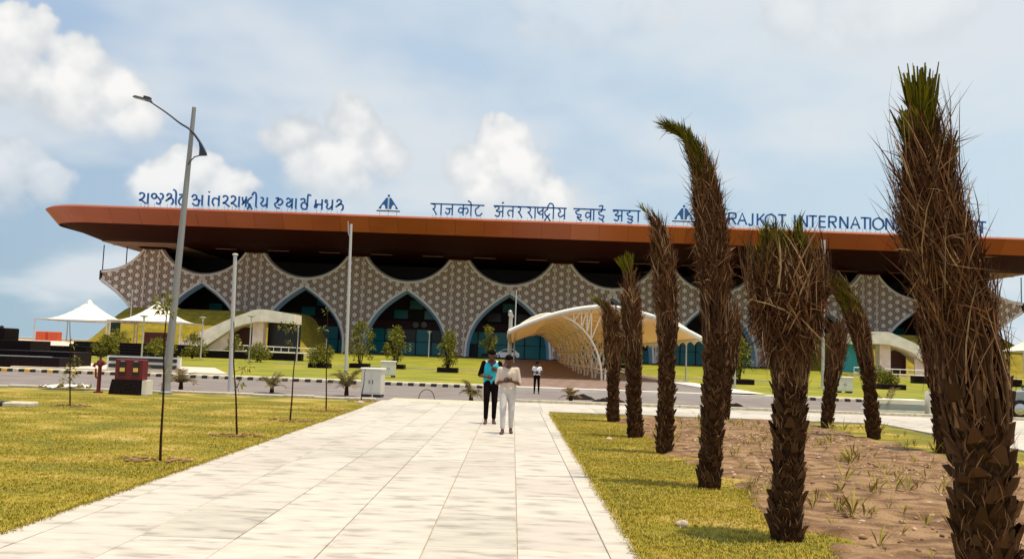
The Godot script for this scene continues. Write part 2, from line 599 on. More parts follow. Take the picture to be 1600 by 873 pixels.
func ground_all() -> void:
	var g := G.new()
	g.sheet(-2500, 2500, 60, -4000, 40, 40, func(_x, _z): return -0.42)
	struct("ground", g, M.plain)

	# near lawn left of the walkway and round it
	g = G.new()
	var wav := FastNoiseLite.new()
	wav.frequency = 0.25
	wav.seed = 5
	g.sheet(-60, -4.15, 6, -29.28, 140, 90, func(x, z): return -0.035 + 0.022 * wav.get_noise_2d(x, z))
	struct("lawn", g, M.lawn)
	g = G.new()
	g.sheet(1.12, 10.7, 6, -26.2, 40, 120, func(x, z): return -0.035 + 0.02 * wav.get_noise_2d(x, z))
	struct("garden_lawn", g, M.lawn)
	g = G.new()
	g.sheet(15.0, 60, 6, -26.2, 40, 40, func(x, z): return -0.03 + 0.02 * wav.get_noise_2d(x, z))
	struct("side_lawn", g, M.lawn)

	# bare soil of the palm bed, ragged at its rims
	g = G.new()
	var rag := FastNoiseLite.new()
	rag.frequency = 0.35
	rag.seed = 9
	rag.fractal_octaves = 4
	var lump := FastNoiseLite.new()
	lump.frequency = 1.6
	lump.seed = 2
	lump.fractal_octaves = 4
	var st := 0.14
	var inside := func(x: float, z: float) -> bool:
		var m := rag.get_noise_2d(x * 2.0, z * 2.0) * 1.1
		var right := 8.1 + 1.3 * smoothstep(-19.0, -12.0, z) + 2.5 * smoothstep(-14.0, -8.0, z)
		return x > 2.6 + m * 0.75 and x < right + m + 0.4 and z > -26.1 + absf(m) * 0.5
	var hh := func(x: float, z: float) -> float:
		var m := rag.get_noise_2d(x * 2.0, z * 2.0) * 1.1
		var right := 8.1 + 1.3 * smoothstep(-19.0, -12.0, z) + 2.5 * smoothstep(-14.0, -8.0, z)
		var f := minf(x - 2.98 - m * 0.75, minf(right + m - x, z + 25.8 - absf(m) * 0.5))
		return lerpf(-0.10, 0.004 + 0.055 * maxf(lump.get_noise_2d(x, z * 1.4), -0.35) + 0.03 * rag.get_noise_2d(x, z), smoothstep(-0.35, 0.25, f))
	for j in int(31.0 / st):
		for i in int(9.4 / st):
			var x := 1.9 + i * st
			var z := 4.0 - j * st
			if x + st > 10.65 or z - st < -26.15 or not inside.call(x + st / 2, z - st / 2):
				continue
			var p := Vector3(x, hh.call(x, z), z)
			var q := Vector3(x + st, hh.call(x + st, z), z)
			var r := Vector3(x + st, hh.call(x + st, z - st), z - st)
			var s := Vector3(x, hh.call(x, z - st), z - st)
			g.quad_o(p, q, r, s, p - Vector3(0, 5, 0))
	struct("soil", g, M.soil)

	walkway()
	road()


func walkway() -> void:
	var root := Node3D.new()
	root.name = "walkway"
	add_child(root)
	root.set_meta("kind", "structure")
	var bed := G.new()
	bed.box(Vector3(-1.52, -0.113, -11.6), Vector3(5.23, 0.2, 35.2))
	bed.box(Vector3(18.0, -0.114, -28.56), Vector3(44.0, 0.2, 4.64))
	bed.box(Vector3(-2.3, -0.115, -27.72), Vector3(2.9, 0.2, 2.9))
	obj("bedding", bed, M.kerb_white, root)
	rng.seed = 5
	var lines := [-3.83, -3.03, -2.235, -1.455, -0.665, 0.095, 0.845]
	var slabs := {}
	var put := func(x0: float, x1: float, z0: float, z1: float, name_: String) -> void:
		var key := "%.3f/%.3f" % [x1 - x0, z1 - z0]
		if not slabs.has(key):
			var g := G.new()
			g.slab(Vector3(0, -0.02, 0), Vector3(x1 - x0 - 0.009, 0.05, z1 - z0 - 0.008), 0.004)
			slabs[key] = g.mesh()
		var o := obj(name_, slabs[key], M.slab[[0, 0, 1, 2, 2, 3, 4][rng.randi() % 7]], root)
		o.position = Vector3((x0 + x1) / 2, rng.randf_range(-0.002, 0.002), (z0 + z1) / 2)
	for row in 18:
		var z := -3.2 - row * 1.45
		var z1 := maxf(z - 1.45, -29.0)
		if z - z1 < 0.2:
			continue
		for k in 6:
			if z < -26.2 and lines[k] > -0.7:
				continue
			put.call(lines[k], lines[k + 1], z1, z, "paving_slab")
		put.call(-4.13, lines[0], z1, z, "border_slab")
		if z > -26.2:
			put.call(lines[6], 1.11, maxf(z1, -26.2), z, "border_slab")
	# the first stretch, under the camera
	var near := G.new()
	near.slab(Vector3(-1.51, -0.02, 0.4), Vector3(5.23, 0.05, 7.16), 0.006)
	obj("paving", near, M.slab[0], root)
	# the crossing path
	for k in 20:
		var x := -0.66 + k * 1.6
		for j in 2:
			put.call(x, x + 1.6, -26.24 - (j + 1) * 2.2, -26.24 - j * 2.2, "paving_slab")
	# its edging towards the road
	for k in 22:
		var g := G.new()
		g.slab(Vector3(0, 0, 0), Vector3(1.58, 0.20, 0.16), 0.015)
		var o := obj("edging_stone", g, M.kerb_white, root)
		o.position = Vector3(0.15 + k * 1.6, -0.0, -30.78)
	# the path on the far side of the palm bed
	for k in 21:
		var z := -26.2 + k * 1.45
		put.call(10.72, 12.82, z, z + 1.45, "paving_slab")
		put.call(12.82, 14.92, z, z + 1.45, "paving_slab")


func road() -> void:
	var g := G.new()
	g.sheet(-600, 600, -29.2, -45.5, 60, 6, func(_x, _z): return -0.15)
	struct("road", g, M.asphalt)
	# verge between path and road
	g = G.new()
	var wav := FastNoiseLite.new()
	wav.frequency = 0.6
	wav.seed = 15
	g.sheet(-4.1, -0.75, -29.1, -32.2, 20, 12, func(x, z): return -0.08 + 0.09 * wav.get_noise_2d(x, z) - 0.12 * smoothstep(-31.4, -32.2, z))
	struct("verge", g, M.lawn)
	g = G.new()
	g.sheet(0.0, 5.6, -30.86, -34.6, 24, 12, func(x, z): return -0.06 + 0.06 * wav.get_noise_2d(x, z) - 0.16 * smoothstep(-33.8, -34.6, z) - 0.16 * smoothstep(4.9, 5.6, x))
	struct("verge", g, M.far_lawn)
	g = G.new()
	g.sheet(9.5, 60, -30.86, -34.2, 60, 10, func(x, z): return -0.06 + 0.06 * wav.get_noise_2d(x, z) - 0.16 * smoothstep(-33.4, -34.2, z) - 0.16 * smoothstep(10.3, 9.5, x))
	struct("verge", g, M.far_lawn)
	# near kerb, left
	var k0 := Node3D.new()
	k0.name = "near_kerb"
	add_child(k0)
	k0.set_meta("kind", "structure")
	rng.seed = 8
	for k in 34:
		g = G.new()
		g.slab(Vector3(0, 0, 0), Vector3(0.98, 0.24, 0.2), 0.02)
		var o := obj("kerb_stone", g, M.kerb_white, k0)
		o.position = Vector3(-4.9 - k, -0.08 + rng.randf_range(-0.02, 0.02), -29.42 + rng.randf_range(-0.03, 0.03))
		o.rotation.y = rng.randf_range(-0.02, 0.02)
	# far kerb: painted black and cream in turn
	var k1 := Node3D.new()
	k1.name = "painted_kerb"
	add_child(k1)
	k1.set_meta("kind", "structure")
	g = G.new()
	g.slab(Vector3(0, 0, 0), Vector3(0.285, 0.16, 0.3), 0.02)
	var ms := g.mesh()
	for k in 222:
		var x := -33.5 + k * 0.29
		if x > -1.6 and x < 13.6:
			continue
		var o := obj("kerb_stone", ms, M.kerb_black if k % 2 == 0 else (M.kerb_white if k % 4 == 1 else M.kerb_yellow if x < -20 else M.kerb_white), k1)
		o.position = Vector3(x, -0.085, -45.62)
	# the footway behind the far kerb
	g = G.new()
	g.box(Vector3(-31.6, -0.07, -46.5), Vector3(60.8, 0.16, 1.4))
	g.box(Vector3(43.6, -0.07, -46.5), Vector3(60.8, 0.16, 1.4))
	struct("footway", g, M.kerb_white)
	# far lawns rising to the building
	for s in [[-90.0, -1.4, 60], [13.0, 110.0, 60]]:
		g = G.new()
		g.sheet(s[0], s[1], -47.2, -140.0, s[2], 60, func(_x, z): return rise(z))
		struct("far_lawn", g, M.far_lawn)
	# kerb line across the lawns, where the upper lawn begins
	g = G.new()
	for s in [[-22.0, -1.5], [13.0, 26.0]]:
		g.box(Vector3((s[0] + s[1]) / 2, rise(-83.0) + 0.02, -83.0), Vector3(s[1] - s[0], 0.16, 0.3))
	struct("lawn_edging", g, M.kerb_yellow if false else M.kerb_white)
	# forecourt
	g = G.new()
	g.sheet(-1.4, 11.2, -46.4, -141.0, 12, 60, func(_x, z): return rise(z) + 0.02)
	struct("forecourt", g, M.paver)
	g = G.new()
	g.sheet(7.2, 11.2, -46.4, -100.0, 4, 40, func(_x, z): return rise(z) + 0.028)
	struct("drive", g, M.asphalt)
	g = G.new()
	g.sheet(11.2, 13.0, -45.9, -141.0, 3, 60, func(_x, z): return rise(z) + 0.10)
	g.box(Vector3(11.2, 0.0, -65.0), Vector3(0.1, 0.2, 38.0))
	struct("footpath", g, M.concrete)
	g = G.new()
	g.box(Vector3(5.9, -0.09, -45.95), Vector3(15.0, 0.18, 0.9))
	struct("concrete_strip", g, M.concrete)
	# terrace round the building
	g = G.new()
	g.box(Vector3(7.5, 0.45, -180.0), Vector3(190.0, 0.98, 80.0))
	struct("terrace", g, M.paver)


func grass() -> void:
	rng.seed = 77
	var tufts := []
	for k in 4:
		var g := G.new()
		for b in 7:
			var a := rng.randf() * TAU
			var d := Vector3(cos(a), 0, sin(a))
			var h := rng.randf_range(0.018, 0.042)
			var t := rng.randf()
			g.col = Color(0.29, 0.24, 0.004).lerp(Color(0.56, 0.41, 0.10), t * t) if rng.randf() < 0.75 else Color(0.20, 0.19, 0.003)
			var at := d * rng.randf_range(0.0, 0.05)
			g.leaf(at, Vector3(d.x * 0.5, 1.0, d.z * 0.5).normalized(), Vector3(-d.z, 0, d.x), h, 0.006, d * 0.3)
		tufts.append(g.mesh())
	var wav := FastNoiseLite.new()
	wav.frequency = 0.5
	wav.seed = 21
	for part in 2:
		for k in 4:
			var where := []
			for i in (11000 if part == 0 else 6500):
				var z := -6.2 - 20.0 * pow(rng.randf(), 1.35)
				var x := 0.0
				if part == 0:
					x = -4.17 - (-z) * 0.56 * pow(rng.randf(), 1.3)
				else:
					x = rng.randf_range(1.13, 3.0 + rng.randf() * 0.3)
				if wav.get_noise_2d(x, z) < rng.randf_range(-0.9, 0.1):
					continue
				where.append(Transform3D(Basis(Vector3.UP, rng.randf() * TAU).scaled(Vector3.ONE * rng.randf_range(0.7, 1.35)), Vector3(x, -0.04, z)))
			for i in 900:       # creeping over the borders of the path
				var z := -5.0 - 20.0 * pow(rng.randf(), 1.4)
				var x := (-4.16 + absf(rng.randfn()) * 0.025) if part == 0 else (1.14 - absf(rng.randfn()) * 0.025)
				where.append(Transform3D(Basis(Vector3.UP, rng.randf() * TAU).scaled(Vector3(1.2, 1.2, 1.2) * rng.randf_range(0.7, 1.35)), Vector3(x, -0.012, z)))
			scatter("grass", tufts[k], M.blade, where)
	# a few pale stones lying on the grass
	for e in [[Vector3(1.75, -0.02, -9.1), 0.07, "pale stone lying on the grass strip left of the bushy palm"], [Vector3(2.0, -0.02, -18.2), 0.07, "small pale stone on the grass between the third and fourth palm"], [Vector3(-4.55, -0.02, -27.4), 0.12, "pale stone on the left lawn near the larger utility cabinet"]]:
		var g := G.new()
		var sh := FastNoiseLite.new()
		sh.frequency = 8.0
		g.ball(Vector3.ZERO, Vector3(e[1], e[1] * 0.6, e[1] * 0.8), 7, 9)
		for i in g.v.size():
			g.v[i] *= 1.0 + 0.35 * sh.get_noise_3dv(g.v[i])
		var o := obj("stone", g, M.stone)
		o.position = e[0]
		tag(o, e[2], "stone")
	# clods and pebbles on the soil
	for k in 3:
		var g := G.new()
		g.col = [Color(0.36, 0.22, 0.13), Color(0.22, 0.12, 0.065), Color(0.5, 0.36, 0.25)][k]
		g.ball(Vector3.ZERO, Vector3(0.03, 0.017, 0.024), 4, 6)
		var where := []
		for i in 900:
			var z := -3.0 - 22.0 * rng.randf()
			var x := rng.randf_range(3.2, 8.0 if z < -14.0 else 9.5)
			where.append(Transform3D(Basis.from_euler(Vector3(rng.randf(), rng.randf() * TAU, 0)).scaled(Vector3.ONE * rng.randf_range(0.3, 1.5)), Vector3(x, 0.0, z)))
		scatter("soil_clods", g.mesh(), M.blade, where)


# ---------- the terminal ----------
func arch_half(y: float) -> float:      # half width of a pointed arch at height y
	if y >= 11.4:
		return 0.0
	var t := clampf((y - 0.95) / 10.45, 0.0, 1.0)
	return 6.7 * (1.0 - pow(t, 2.6))


func scoop_half(y: float) -> float:     # half width of a round scoop at height y
	if y <= 12.8:
		return 0.0
	var r := 8.0
	return sqrt(maxf(0.0, r * r - (r - (y - 12.8)) * (r - (y - 12.8))))


func panel_half(y: float) -> float:
	return SPAN / 2 - maxf(arch_half(y), scoop_half(y))


func strip(g: G, pts: Array, z_in: float, z_out: float) -> void:
	for i in pts.size() - 1:
		var p: Vector2 = pts[i][0]
		var q: Vector2 = pts[i + 1][0]
		var a: Vector2 = pts[i][1]
		var b: Vector2 = pts[i + 1][1]
		g.quad_o(Vector3(p.x, p.y, z_out), Vector3(q.x, q.y, z_out), Vector3(b.x, b.y, z_in), Vector3(a.x, a.y, z_in), Vector3((p.x + q.x) / 2, (p.y + q.y) / 2, minf(z_in, z_out) - 4.0))


func edge_curve(kind: int, side: float) -> Array:   # points and inward normals, kind 0 arch, 1 scoop
	var pts := []
	var steps := 22
	for i in steps + 1:
		var y: float
		if kind == 0:
			y = lerpf(0.95, 11.4, 1.0 - pow(1.0 - float(i) / steps, 1.25))
		else:
			y = 12.8 + 3.85 * pow(float(i) / steps, 1.8)
		pts.append(Vector2(side * (SPAN / 2 - (arch_half(y) if kind == 0 else scoop_half(y))), y))
	var out := []
	for i in pts.size():
		var d: Vector2 = (pts[mini(i + 1, steps)] - pts[maxi(i - 1, 0)]).normalized()
		var m := Vector2(-d.y, d.x) * side      # towards the middle of the panel
		out.append([pts[i], m])
	return out


func make_panel(root: Node3D) -> Node3D:
	var p := Node3D.new()
	p.name = "facade_panel"
	root.add_child(p)
	# dark backing
	var poly := PackedVector2Array()
	var left := []
	for y in [0.95, 1.8, 2.8, 3.8, 4.8, 5.8, 6.8, 7.8, 8.6, 9.3, 10.0, 10.6, 11.1, 11.4, 12.8, 12.86, 13.0, 13.3, 13.7, 14.2, 14.8, 15.4, 16.0, 16.65]:
		poly.append(Vector2(panel_half(y), y))
		left.push_front(Vector2(-panel_half(y), y))
	for q in left:
		poly.append(q)
	var g := G.new()
	g.prism(poly, -0.5, -0.28)
	obj("backing", g, M.backing, p)
	# honeycomb and stars
	g = G.new()
	var ok := func(x: float, y: float) -> bool: return absf(x) < panel_half(y) - 0.2 and y > 1.0 and y < 16.6
	var dy := 1.30
	var dx := dy * 0.866
	var rh := dy / sqrt(3.0)
	for i in range(-8, 9):
		for j in 14:
			var c := Vector2(i * dx, 0.6 + j * dy + (dy / 2 if i % 2 else 0.0))
			for k in 6:
				g.col = Color(0.95, 0.82, 0.72)
				var a := PI / 3 * k
				var tip := c + Vector2(cos(a + PI / 6), sin(a + PI / 6)) * 0.52
				var l := c + Vector2(cos(a), sin(a)) * 0.29
				var r := c + Vector2(cos(a + PI / 3), sin(a + PI / 3)) * 0.29
				if ok.call(tip.x, tip.y) and ok.call(c.x, c.y):
					var z := Vector3(c.x, c.y, 0.10)
					var t3 := Vector3(tip.x, tip.y, 0.0)
					g.quad_o(z, Vector3(l.x, l.y, 0.02), t3, Vector3(r.x, r.y, 0.02), Vector3(c.x, c.y, -3))
					g.quad_o(Vector3(l.x, l.y, 0.02), t3, Vector3(tip.x, tip.y, -0.12), Vector3(l.x, l.y, -0.12), Vector3(c.x, c.y, -0.05))
					g.quad_o(Vector3(r.x, r.y, 0.02), t3, Vector3(tip.x, tip.y, -0.12), Vector3(r.x, r.y, -0.12), Vector3(c.x, c.y, -0.05))
				# honeycomb edge: three per cell
				g.col = Color(0.72, 0.57, 0.48)
				if k < 3:
					var p0 := c + Vector2(cos(a), sin(a)) * rh
					var p1 := c + Vector2(cos(a + PI / 3), sin(a + PI / 3)) * rh
					var in0: bool = ok.call(p0.x, p0.y)
					var in1: bool = ok.call(p1.x, p1.y)
					if in0 or in1:
						if not in0: p0 = p0.lerp(p1, 0.55)
						if not in1: p1 = p1.lerp(p0, 0.55)
						g.bar(Vector3(p0.x, p0.y, -0.06), Vector3(p1.x, p1.y, -0.06), 0.065, 0.12, Vector3.BACK)
				var v0 := c + Vector2(cos(a), sin(a)) * 0.30
				var v1 := c + Vector2(cos(a), sin(a)) * (rh - 0.03)
				if ok.call(v1.x, v1.y) and ok.call(v0.x, v0.y):
					g.bar(Vector3(v0.x, v0.y, -0.09), Vector3(v1.x, v1.y, -0.09), 0.055, 0.08, Vector3.BACK)
				# spoke from star to its neighbour
				var s0 := c + Vector2(cos(a + PI / 6), sin(a + PI / 6)) * 0.50
				var s1 := c + Vector2(cos(a + PI / 6), sin(a + PI / 6)) * 0.66
				if ok.call(s1.x, s1.y):
					g.bar(Vector3(s0.x, s0.y, -0.08), Vector3(s1.x, s1.y, -0.08), 0.07, 0.08, Vector3.BACK)
	stuff(obj("star_lattice", g, M.star, p))
	g = G.new()
	for s in [-1.0, 1.0]:
		g = G.new()
		g.box(Vector3(s * 1.12, 8.8, 0.04), Vector3(0.24, 15.5, 0.24))
		obj("seam_rib", g, M.lattice, p)
	# rims
	for kind in 2:
		for s in [-1.0, 1.0]:
			var rim := G.new()
			var rev := G.new()
			var front := []
			var inner := []
			var back := []
			var w := 0.36 if kind == 0 else 0.30
			for e in edge_curve(kind, s):
				var q: Vector2 = e[0]
				var m: Vector2 = e[1]
				front.append([q, q + m * w])
				inner.append([q + m * w, q + m * w])
				back.append([q, q - m * (0.42 if kind == 0 else 0.28)])
			strip(rim, front, 0.16, 0.16)
			strip(rim, inner, 0.16, -0.25)
			strip(rev, back, -1.1 if kind == 0 else -0.5, 0.16)
			obj("arch_rim" if kind == 0 else "scoop_rim", rim, M.rim, p)
			obj("arch_reveal" if kind == 0 else "scoop_reveal", rev, M.reveal if kind == 0 else M.lattice, p)
	g = G.new()
	g.hexa(Vector3(0, 16.85, -1.2), Vector3(3.6, 0.4, 2.6), Vector3(5.0, 0, 4.0))
	obj("capital", g, M.soffit, p)
	return p


func rounded(hx: float, z0: float, z1: float, r: float) -> Array:
	var out := []
	for c in [[hx - r, z0 - r, 0.0], [-hx + r, z0 - r, 90.0], [-hx + r, z1 + r, 180.0], [hx - r, z1 + r, 270.0]]:
		for k in 13:
			var a := deg_to_rad(c[2] + 90.0 * k / 12)
			out.append(Vector2(c[0] + cos(a) * r, c[1] + sin(a) * r))
	return out


func ring(g: G, a: Array, ya: float, b: Array, yb: float, up: float) -> void:
	for i in a.size():
		var j := (i + 1) % a.size()
		var p := Vector3(a[i].x, ya, a[i].y)
		var q := Vector3(a[j].x, ya, a[j].y)
		var r := Vector3(b[j].x, yb, b[j].y)
		var s := Vector3(b[i].x, yb, b[i].y)
		g.quad_o(p, q, r, s, (p + q + r + s) / 4 + Vector3(0, -up * 5, 0))


func building() -> void:
	var cx := FIRST + 4 * SPAN
	var b := thing("terminal_building", "long airport terminal with rust brown roof and white star lattice arches", "building", Vector3(cx, 0, FACE))
	# roof
	var outer := rounded(76.8, 21.0, -70.0, 8.0)
	var low := rounded(75.2, 19.3, -68.4, 7.0)
	var groove := rounded(75.0, 19.1, -68.2, 6.8)
	var inner := rounded(72.6, 8.5, -62.0, 5.0)
	var crown := rounded(76.4, 20.6, -69.6, 7.7)
	var g := G.new()
	ring(g, crown, 20.42, outer, 20.12, 1.0)
	obj("roof_lip", g, M.fascia_c, b)
	# the fascia in panels; its corners and back in one piece
	g = G.new()
	for i in outer.size():
		var j := (i + 1) % outer.size()
		if i == 12:
			continue
		var p0 := Vector3(outer[i].x, 20.12, outer[i].y)
		var p1 := Vector3(outer[j].x, 20.12, outer[j].y)
		var p2 := Vector3(low[j].x, 18.1, low[j].y)
		var p3 := Vector3(low[i].x, 18.1, low[i].y)
		g.quad_o(p0, p1, p2, p3, (p0 + p1 + p2 + p3) / 4 + Vector3(0, 5, 0))
	obj("fascia", g, M.fascia, b)
	rng.seed = 44
	for k in 34:
		g = G.new()
		var x0 := lerpf(-68.8, 68.8, k / 34.0) + 0.015
		var x1 := lerpf(-68.8, 68.8, (k + 1) / 34.0) - 0.015
		var o0 := rng.randf_range(-0.01, 0.01)
		g.quad_o(Vector3(x0, 20.12, 21.0 + o0), Vector3(x1, 20.12, 21.0 + o0), Vector3(x1 * 0.9995, 18.1, 19.3 + o0), Vector3(x0 * 0.9995, 18.1, 19.3 + o0), Vector3(0, 19, -40))
		obj("fascia_panel", g, [M.fascia, M.fascia, M.fascia_b, M.fascia_b, M.fascia_c][rng.randi() % 5] if absf(k - 18.5) > 2 else M.fascia_c, b)  # middle panels stay lightest: a reflection put into their colour
	g = G.new()
	g.box(Vector3(0, 19.0, 19.6), Vector3(137.6, 1.6, 0.1), Basis(Vector3.RIGHT, 0.70))
	obj("fascia_backing", g, M.dark, b)
	for k in 9:
		for sx in [-1.0, 1.0]:
			g = G.new()
			g.box(Vector3((k - 4) * SPAN + sx * 4.2, 16.9, 1.6), Vector3(3.4, 0.06, 0.12))
			obj("soffit_strip", g, M.soffit_light, b)
	g = G.new()
	for i in range(1, crown.size() - 1):
		g.tri_o(Vector3(crown[0].x, 20.42, crown[0].y), Vector3(crown[i].x, 20.42, crown[i].y), Vector3(crown[i + 1].x, 20.42, crown[i + 1].y), Vector3(0, 0, 0))
	obj("roof", g, M.soffit_light, b)
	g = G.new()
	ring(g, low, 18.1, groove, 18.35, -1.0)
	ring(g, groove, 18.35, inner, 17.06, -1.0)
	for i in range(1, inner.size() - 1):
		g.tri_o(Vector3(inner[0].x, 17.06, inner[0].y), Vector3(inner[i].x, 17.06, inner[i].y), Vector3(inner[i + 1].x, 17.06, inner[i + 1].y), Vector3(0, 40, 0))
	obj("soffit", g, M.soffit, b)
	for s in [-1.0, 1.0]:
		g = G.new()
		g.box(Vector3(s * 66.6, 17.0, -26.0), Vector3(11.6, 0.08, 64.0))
		obj("painted_lit_soffit", g, M.soffit_light, b)  # paler colour paints in ground light on the end soffits
		for x in [75.0, 71.2]:
			g = G.new()
			g.tube([Vector3(s * x, 12.6, -0.6), Vector3(s * x, 17.1, -0.6)], [0.09, 0.09], 6)
			obj("tie_rod", g, M.dark, b)
		g = G.new()
		g.box(Vector3(s * 74.95, 12.1, -0.45), Vector3(0.24, 1.5, 1.3))
		obj("end_cap", g, M.dark, b)
	# core under the roof
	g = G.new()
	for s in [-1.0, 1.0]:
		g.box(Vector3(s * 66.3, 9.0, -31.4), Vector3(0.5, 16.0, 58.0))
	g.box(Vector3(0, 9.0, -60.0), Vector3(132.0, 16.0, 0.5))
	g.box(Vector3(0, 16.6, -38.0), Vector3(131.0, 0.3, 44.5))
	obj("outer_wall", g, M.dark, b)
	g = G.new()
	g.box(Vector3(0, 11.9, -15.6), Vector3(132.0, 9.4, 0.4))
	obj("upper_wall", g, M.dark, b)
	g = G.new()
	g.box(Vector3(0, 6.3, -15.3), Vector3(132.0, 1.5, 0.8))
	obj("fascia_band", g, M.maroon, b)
	# glazing behind the arches
	var pane := BoxMesh.new()
	pane.size = Vector3(2.62, 2.2, 0.06)
	var post := BoxMesh.new()
	post.size = Vector3(0.16, 4.7, 0.2)
	rng.seed = 31
	for i in 48:
		var x := -65.2 + i * 2.78
		var o := obj("mullion", post, M.dark, b)
		o.position = Vector3(x - 1.39, 3.2, -15.4)
		for j in 2:
			var bay := fposmod(x / SPAN + 0.5, 1.0)
			var open := rng.randf()
			var q := obj("pane", pane, M.glass if open > 0.22 else M.glass_dark, b)
			q.position = Vector3(x, 2.1 + j * 2.3, -15.5)
	var high := BoxMesh.new()
	high.size = Vector3(2.4, 1.5, 0.06)
	for i in 8:
		for j in 3:
			var o := obj("pane", high, M.glass if rng.randf() > 0.25 else M.glass_dark, b)  # teal under the arch peaks paints in reflections and skylight
			o.position = Vector3((i - 3.5) * SPAN + [-2.7, 0.0, 2.7][j], [8.1, 9.9, 8.1][j], -15.36)
	g = G.new()
	for i in 2:
		g.lathe(Vector3.ZERO, [Vector2(0.0, 0.06), Vector2(0.5, 0.06), Vector2(0.55, 0.0)], 20)
	var disc := g.mesh()
	for e in [[-23.6, 6.3], [-22.1, 6.35]]:
		var o := obj("round_emblem", disc, M.cabinet, b)
		o.rotation.x = PI / 2
		o.position = Vector3(e[0] - 1.4, e[1], -14.85)
	# nine panels
	var p := make_panel(b)
	p.position.x = -4 * SPAN
	for k in range(1, 9):
		var q: Node3D = p.duplicate()
		q.name = "facade_panel"
		b.add_child(q, true)
		q.position.x = (k - 4) * SPAN
	# small plates where arch and scoop nearly meet
	for k in 8:
		g = G.new()
		g.prism(PackedVector2Array([Vector2(-0.55, 12.95), Vector2(0, 12.75), Vector2(0.55, 12.95), Vector2(0.5, 12.2), Vector2(0.62, 11.3), Vector2(0, 11.75), Vector2(-0.62, 11.3), Vector2(-0.5, 12.2)]), -0.2, 0.06)
		var o := obj("keystone", g, M.lattice, b)
		o.position.x = (k - 3.5) * SPAN
	# plinth strip along the front
	g = G.new()
	g.box(Vector3(0, 0.98, -1.4), Vector3(152.0, 0.14, 5.0))
	obj("plinth", g, M.granite, b)


# ---------- lettering on the roof ----------
func curve(pts: Array, per := 5) -> Array:
	if pts.size() < 3:
		return pts
	var out := []
	for i in pts.size() - 1:
		var a: Vector2 = pts[maxi(i - 1, 0)]
		var b: Vector2 = pts[i]
		var c: Vector2 = pts[i + 1]
		var d: Vector2 = pts[mini(i + 2, pts.size() - 1)]
		for k in per:
			var t := float(k) / per
			out.append(0.5 * (2.0 * b + (c - a) * t + (2.0 * a - 5.0 * b + 4.0 * c - d) * t * t + (3.0 * b - a - 3.0 * c + d) * t * t * t))
	out.append(pts[pts.size() - 1])
	return out


func stroke(g: G, pts: Array, w: float, z: float) -> void:
	for i in pts.size() - 1:
		var p: Vector2 = pts[i]
		var q: Vector2 = pts[i + 1]
		var a: Vector2 = (pts[i + 1] - pts[maxi(i - 1, 0)]).normalized()
		var b: Vector2 = (pts[mini(i + 2, pts.size() - 1)] - pts[i]).normalized()
		if i == 0: a = (q - p).normalized()
		var na := Vector2(-a.y, a.x) * w / 2
		var nb := Vector2(-b.y, b.x) * w / 2
		var c := [p + na, q + nb, q - nb, p - na]
		var mid := Vector3((p.x + q.x) / 2, (p.y + q.y) / 2, 0)
		for s in [-z, z]:
			g.quad_o(Vector3(c[0].x, c[0].y, s), Vector3(c[1].x, c[1].y, s), Vector3(c[2].x, c[2].y, s), Vector3(c[3].x, c[3].y, s), mid)
		for e in [[0, 1], [2, 3]] + ([[3, 0]] if i == 0 else []) + ([[1, 2]] if i == pts.size() - 2 else []):
			g.quad_o(Vector3(c[e[0]].x, c[e[0]].y, -z), Vector3(c[e[1]].x, c[e[1]].y, -z), Vector3(c[e[1]].x, c[e[1]].y, z), Vector3(c[e[0]].x, c[e[0]].y, z), mid)


# a glyph is "x y x y / x y x y": curved strokes; a stroke that begins with ! is straight
func glyph(code: String, wide: float, high: float, thick: float) -> G:
	var g := G.new()
	for part in code.split("/"):
		var straight := part.strip_edges().begins_with("!")
		var nums := part.replace("!", "").split_floats(" ", false)
		var pts := []
		for i in range(0, nums.size() - 1, 2):
			pts.append(Vector2(nums[i] * wide, nums[i + 1] * high))
		stroke(g, pts if straight else curve(pts), thick, 0.09)
	return g


func letter_row(sign_: Node3D, rows: Array, thick: float, high: float) -> void:
	# rows of [x0, x1, code], metres from the sign's origin
	for r in rows:
		var o := obj("letter", glyph(r[2], r[1] - r[0], high, thick), M.sign_blue, sign_)
		o.position = Vector3(r[0], 0.55, 0)
		var g := G.new()
		for x in [0.25, 0.75]:
			var px := lerpf(r[0], r[1], x)
			g.bar(Vector3(px, 0.0, -0.12), Vector3(px, 0.62, -0.12), 0.05, 0.05)
		obj("letter_post", g, M.steel, sign_)


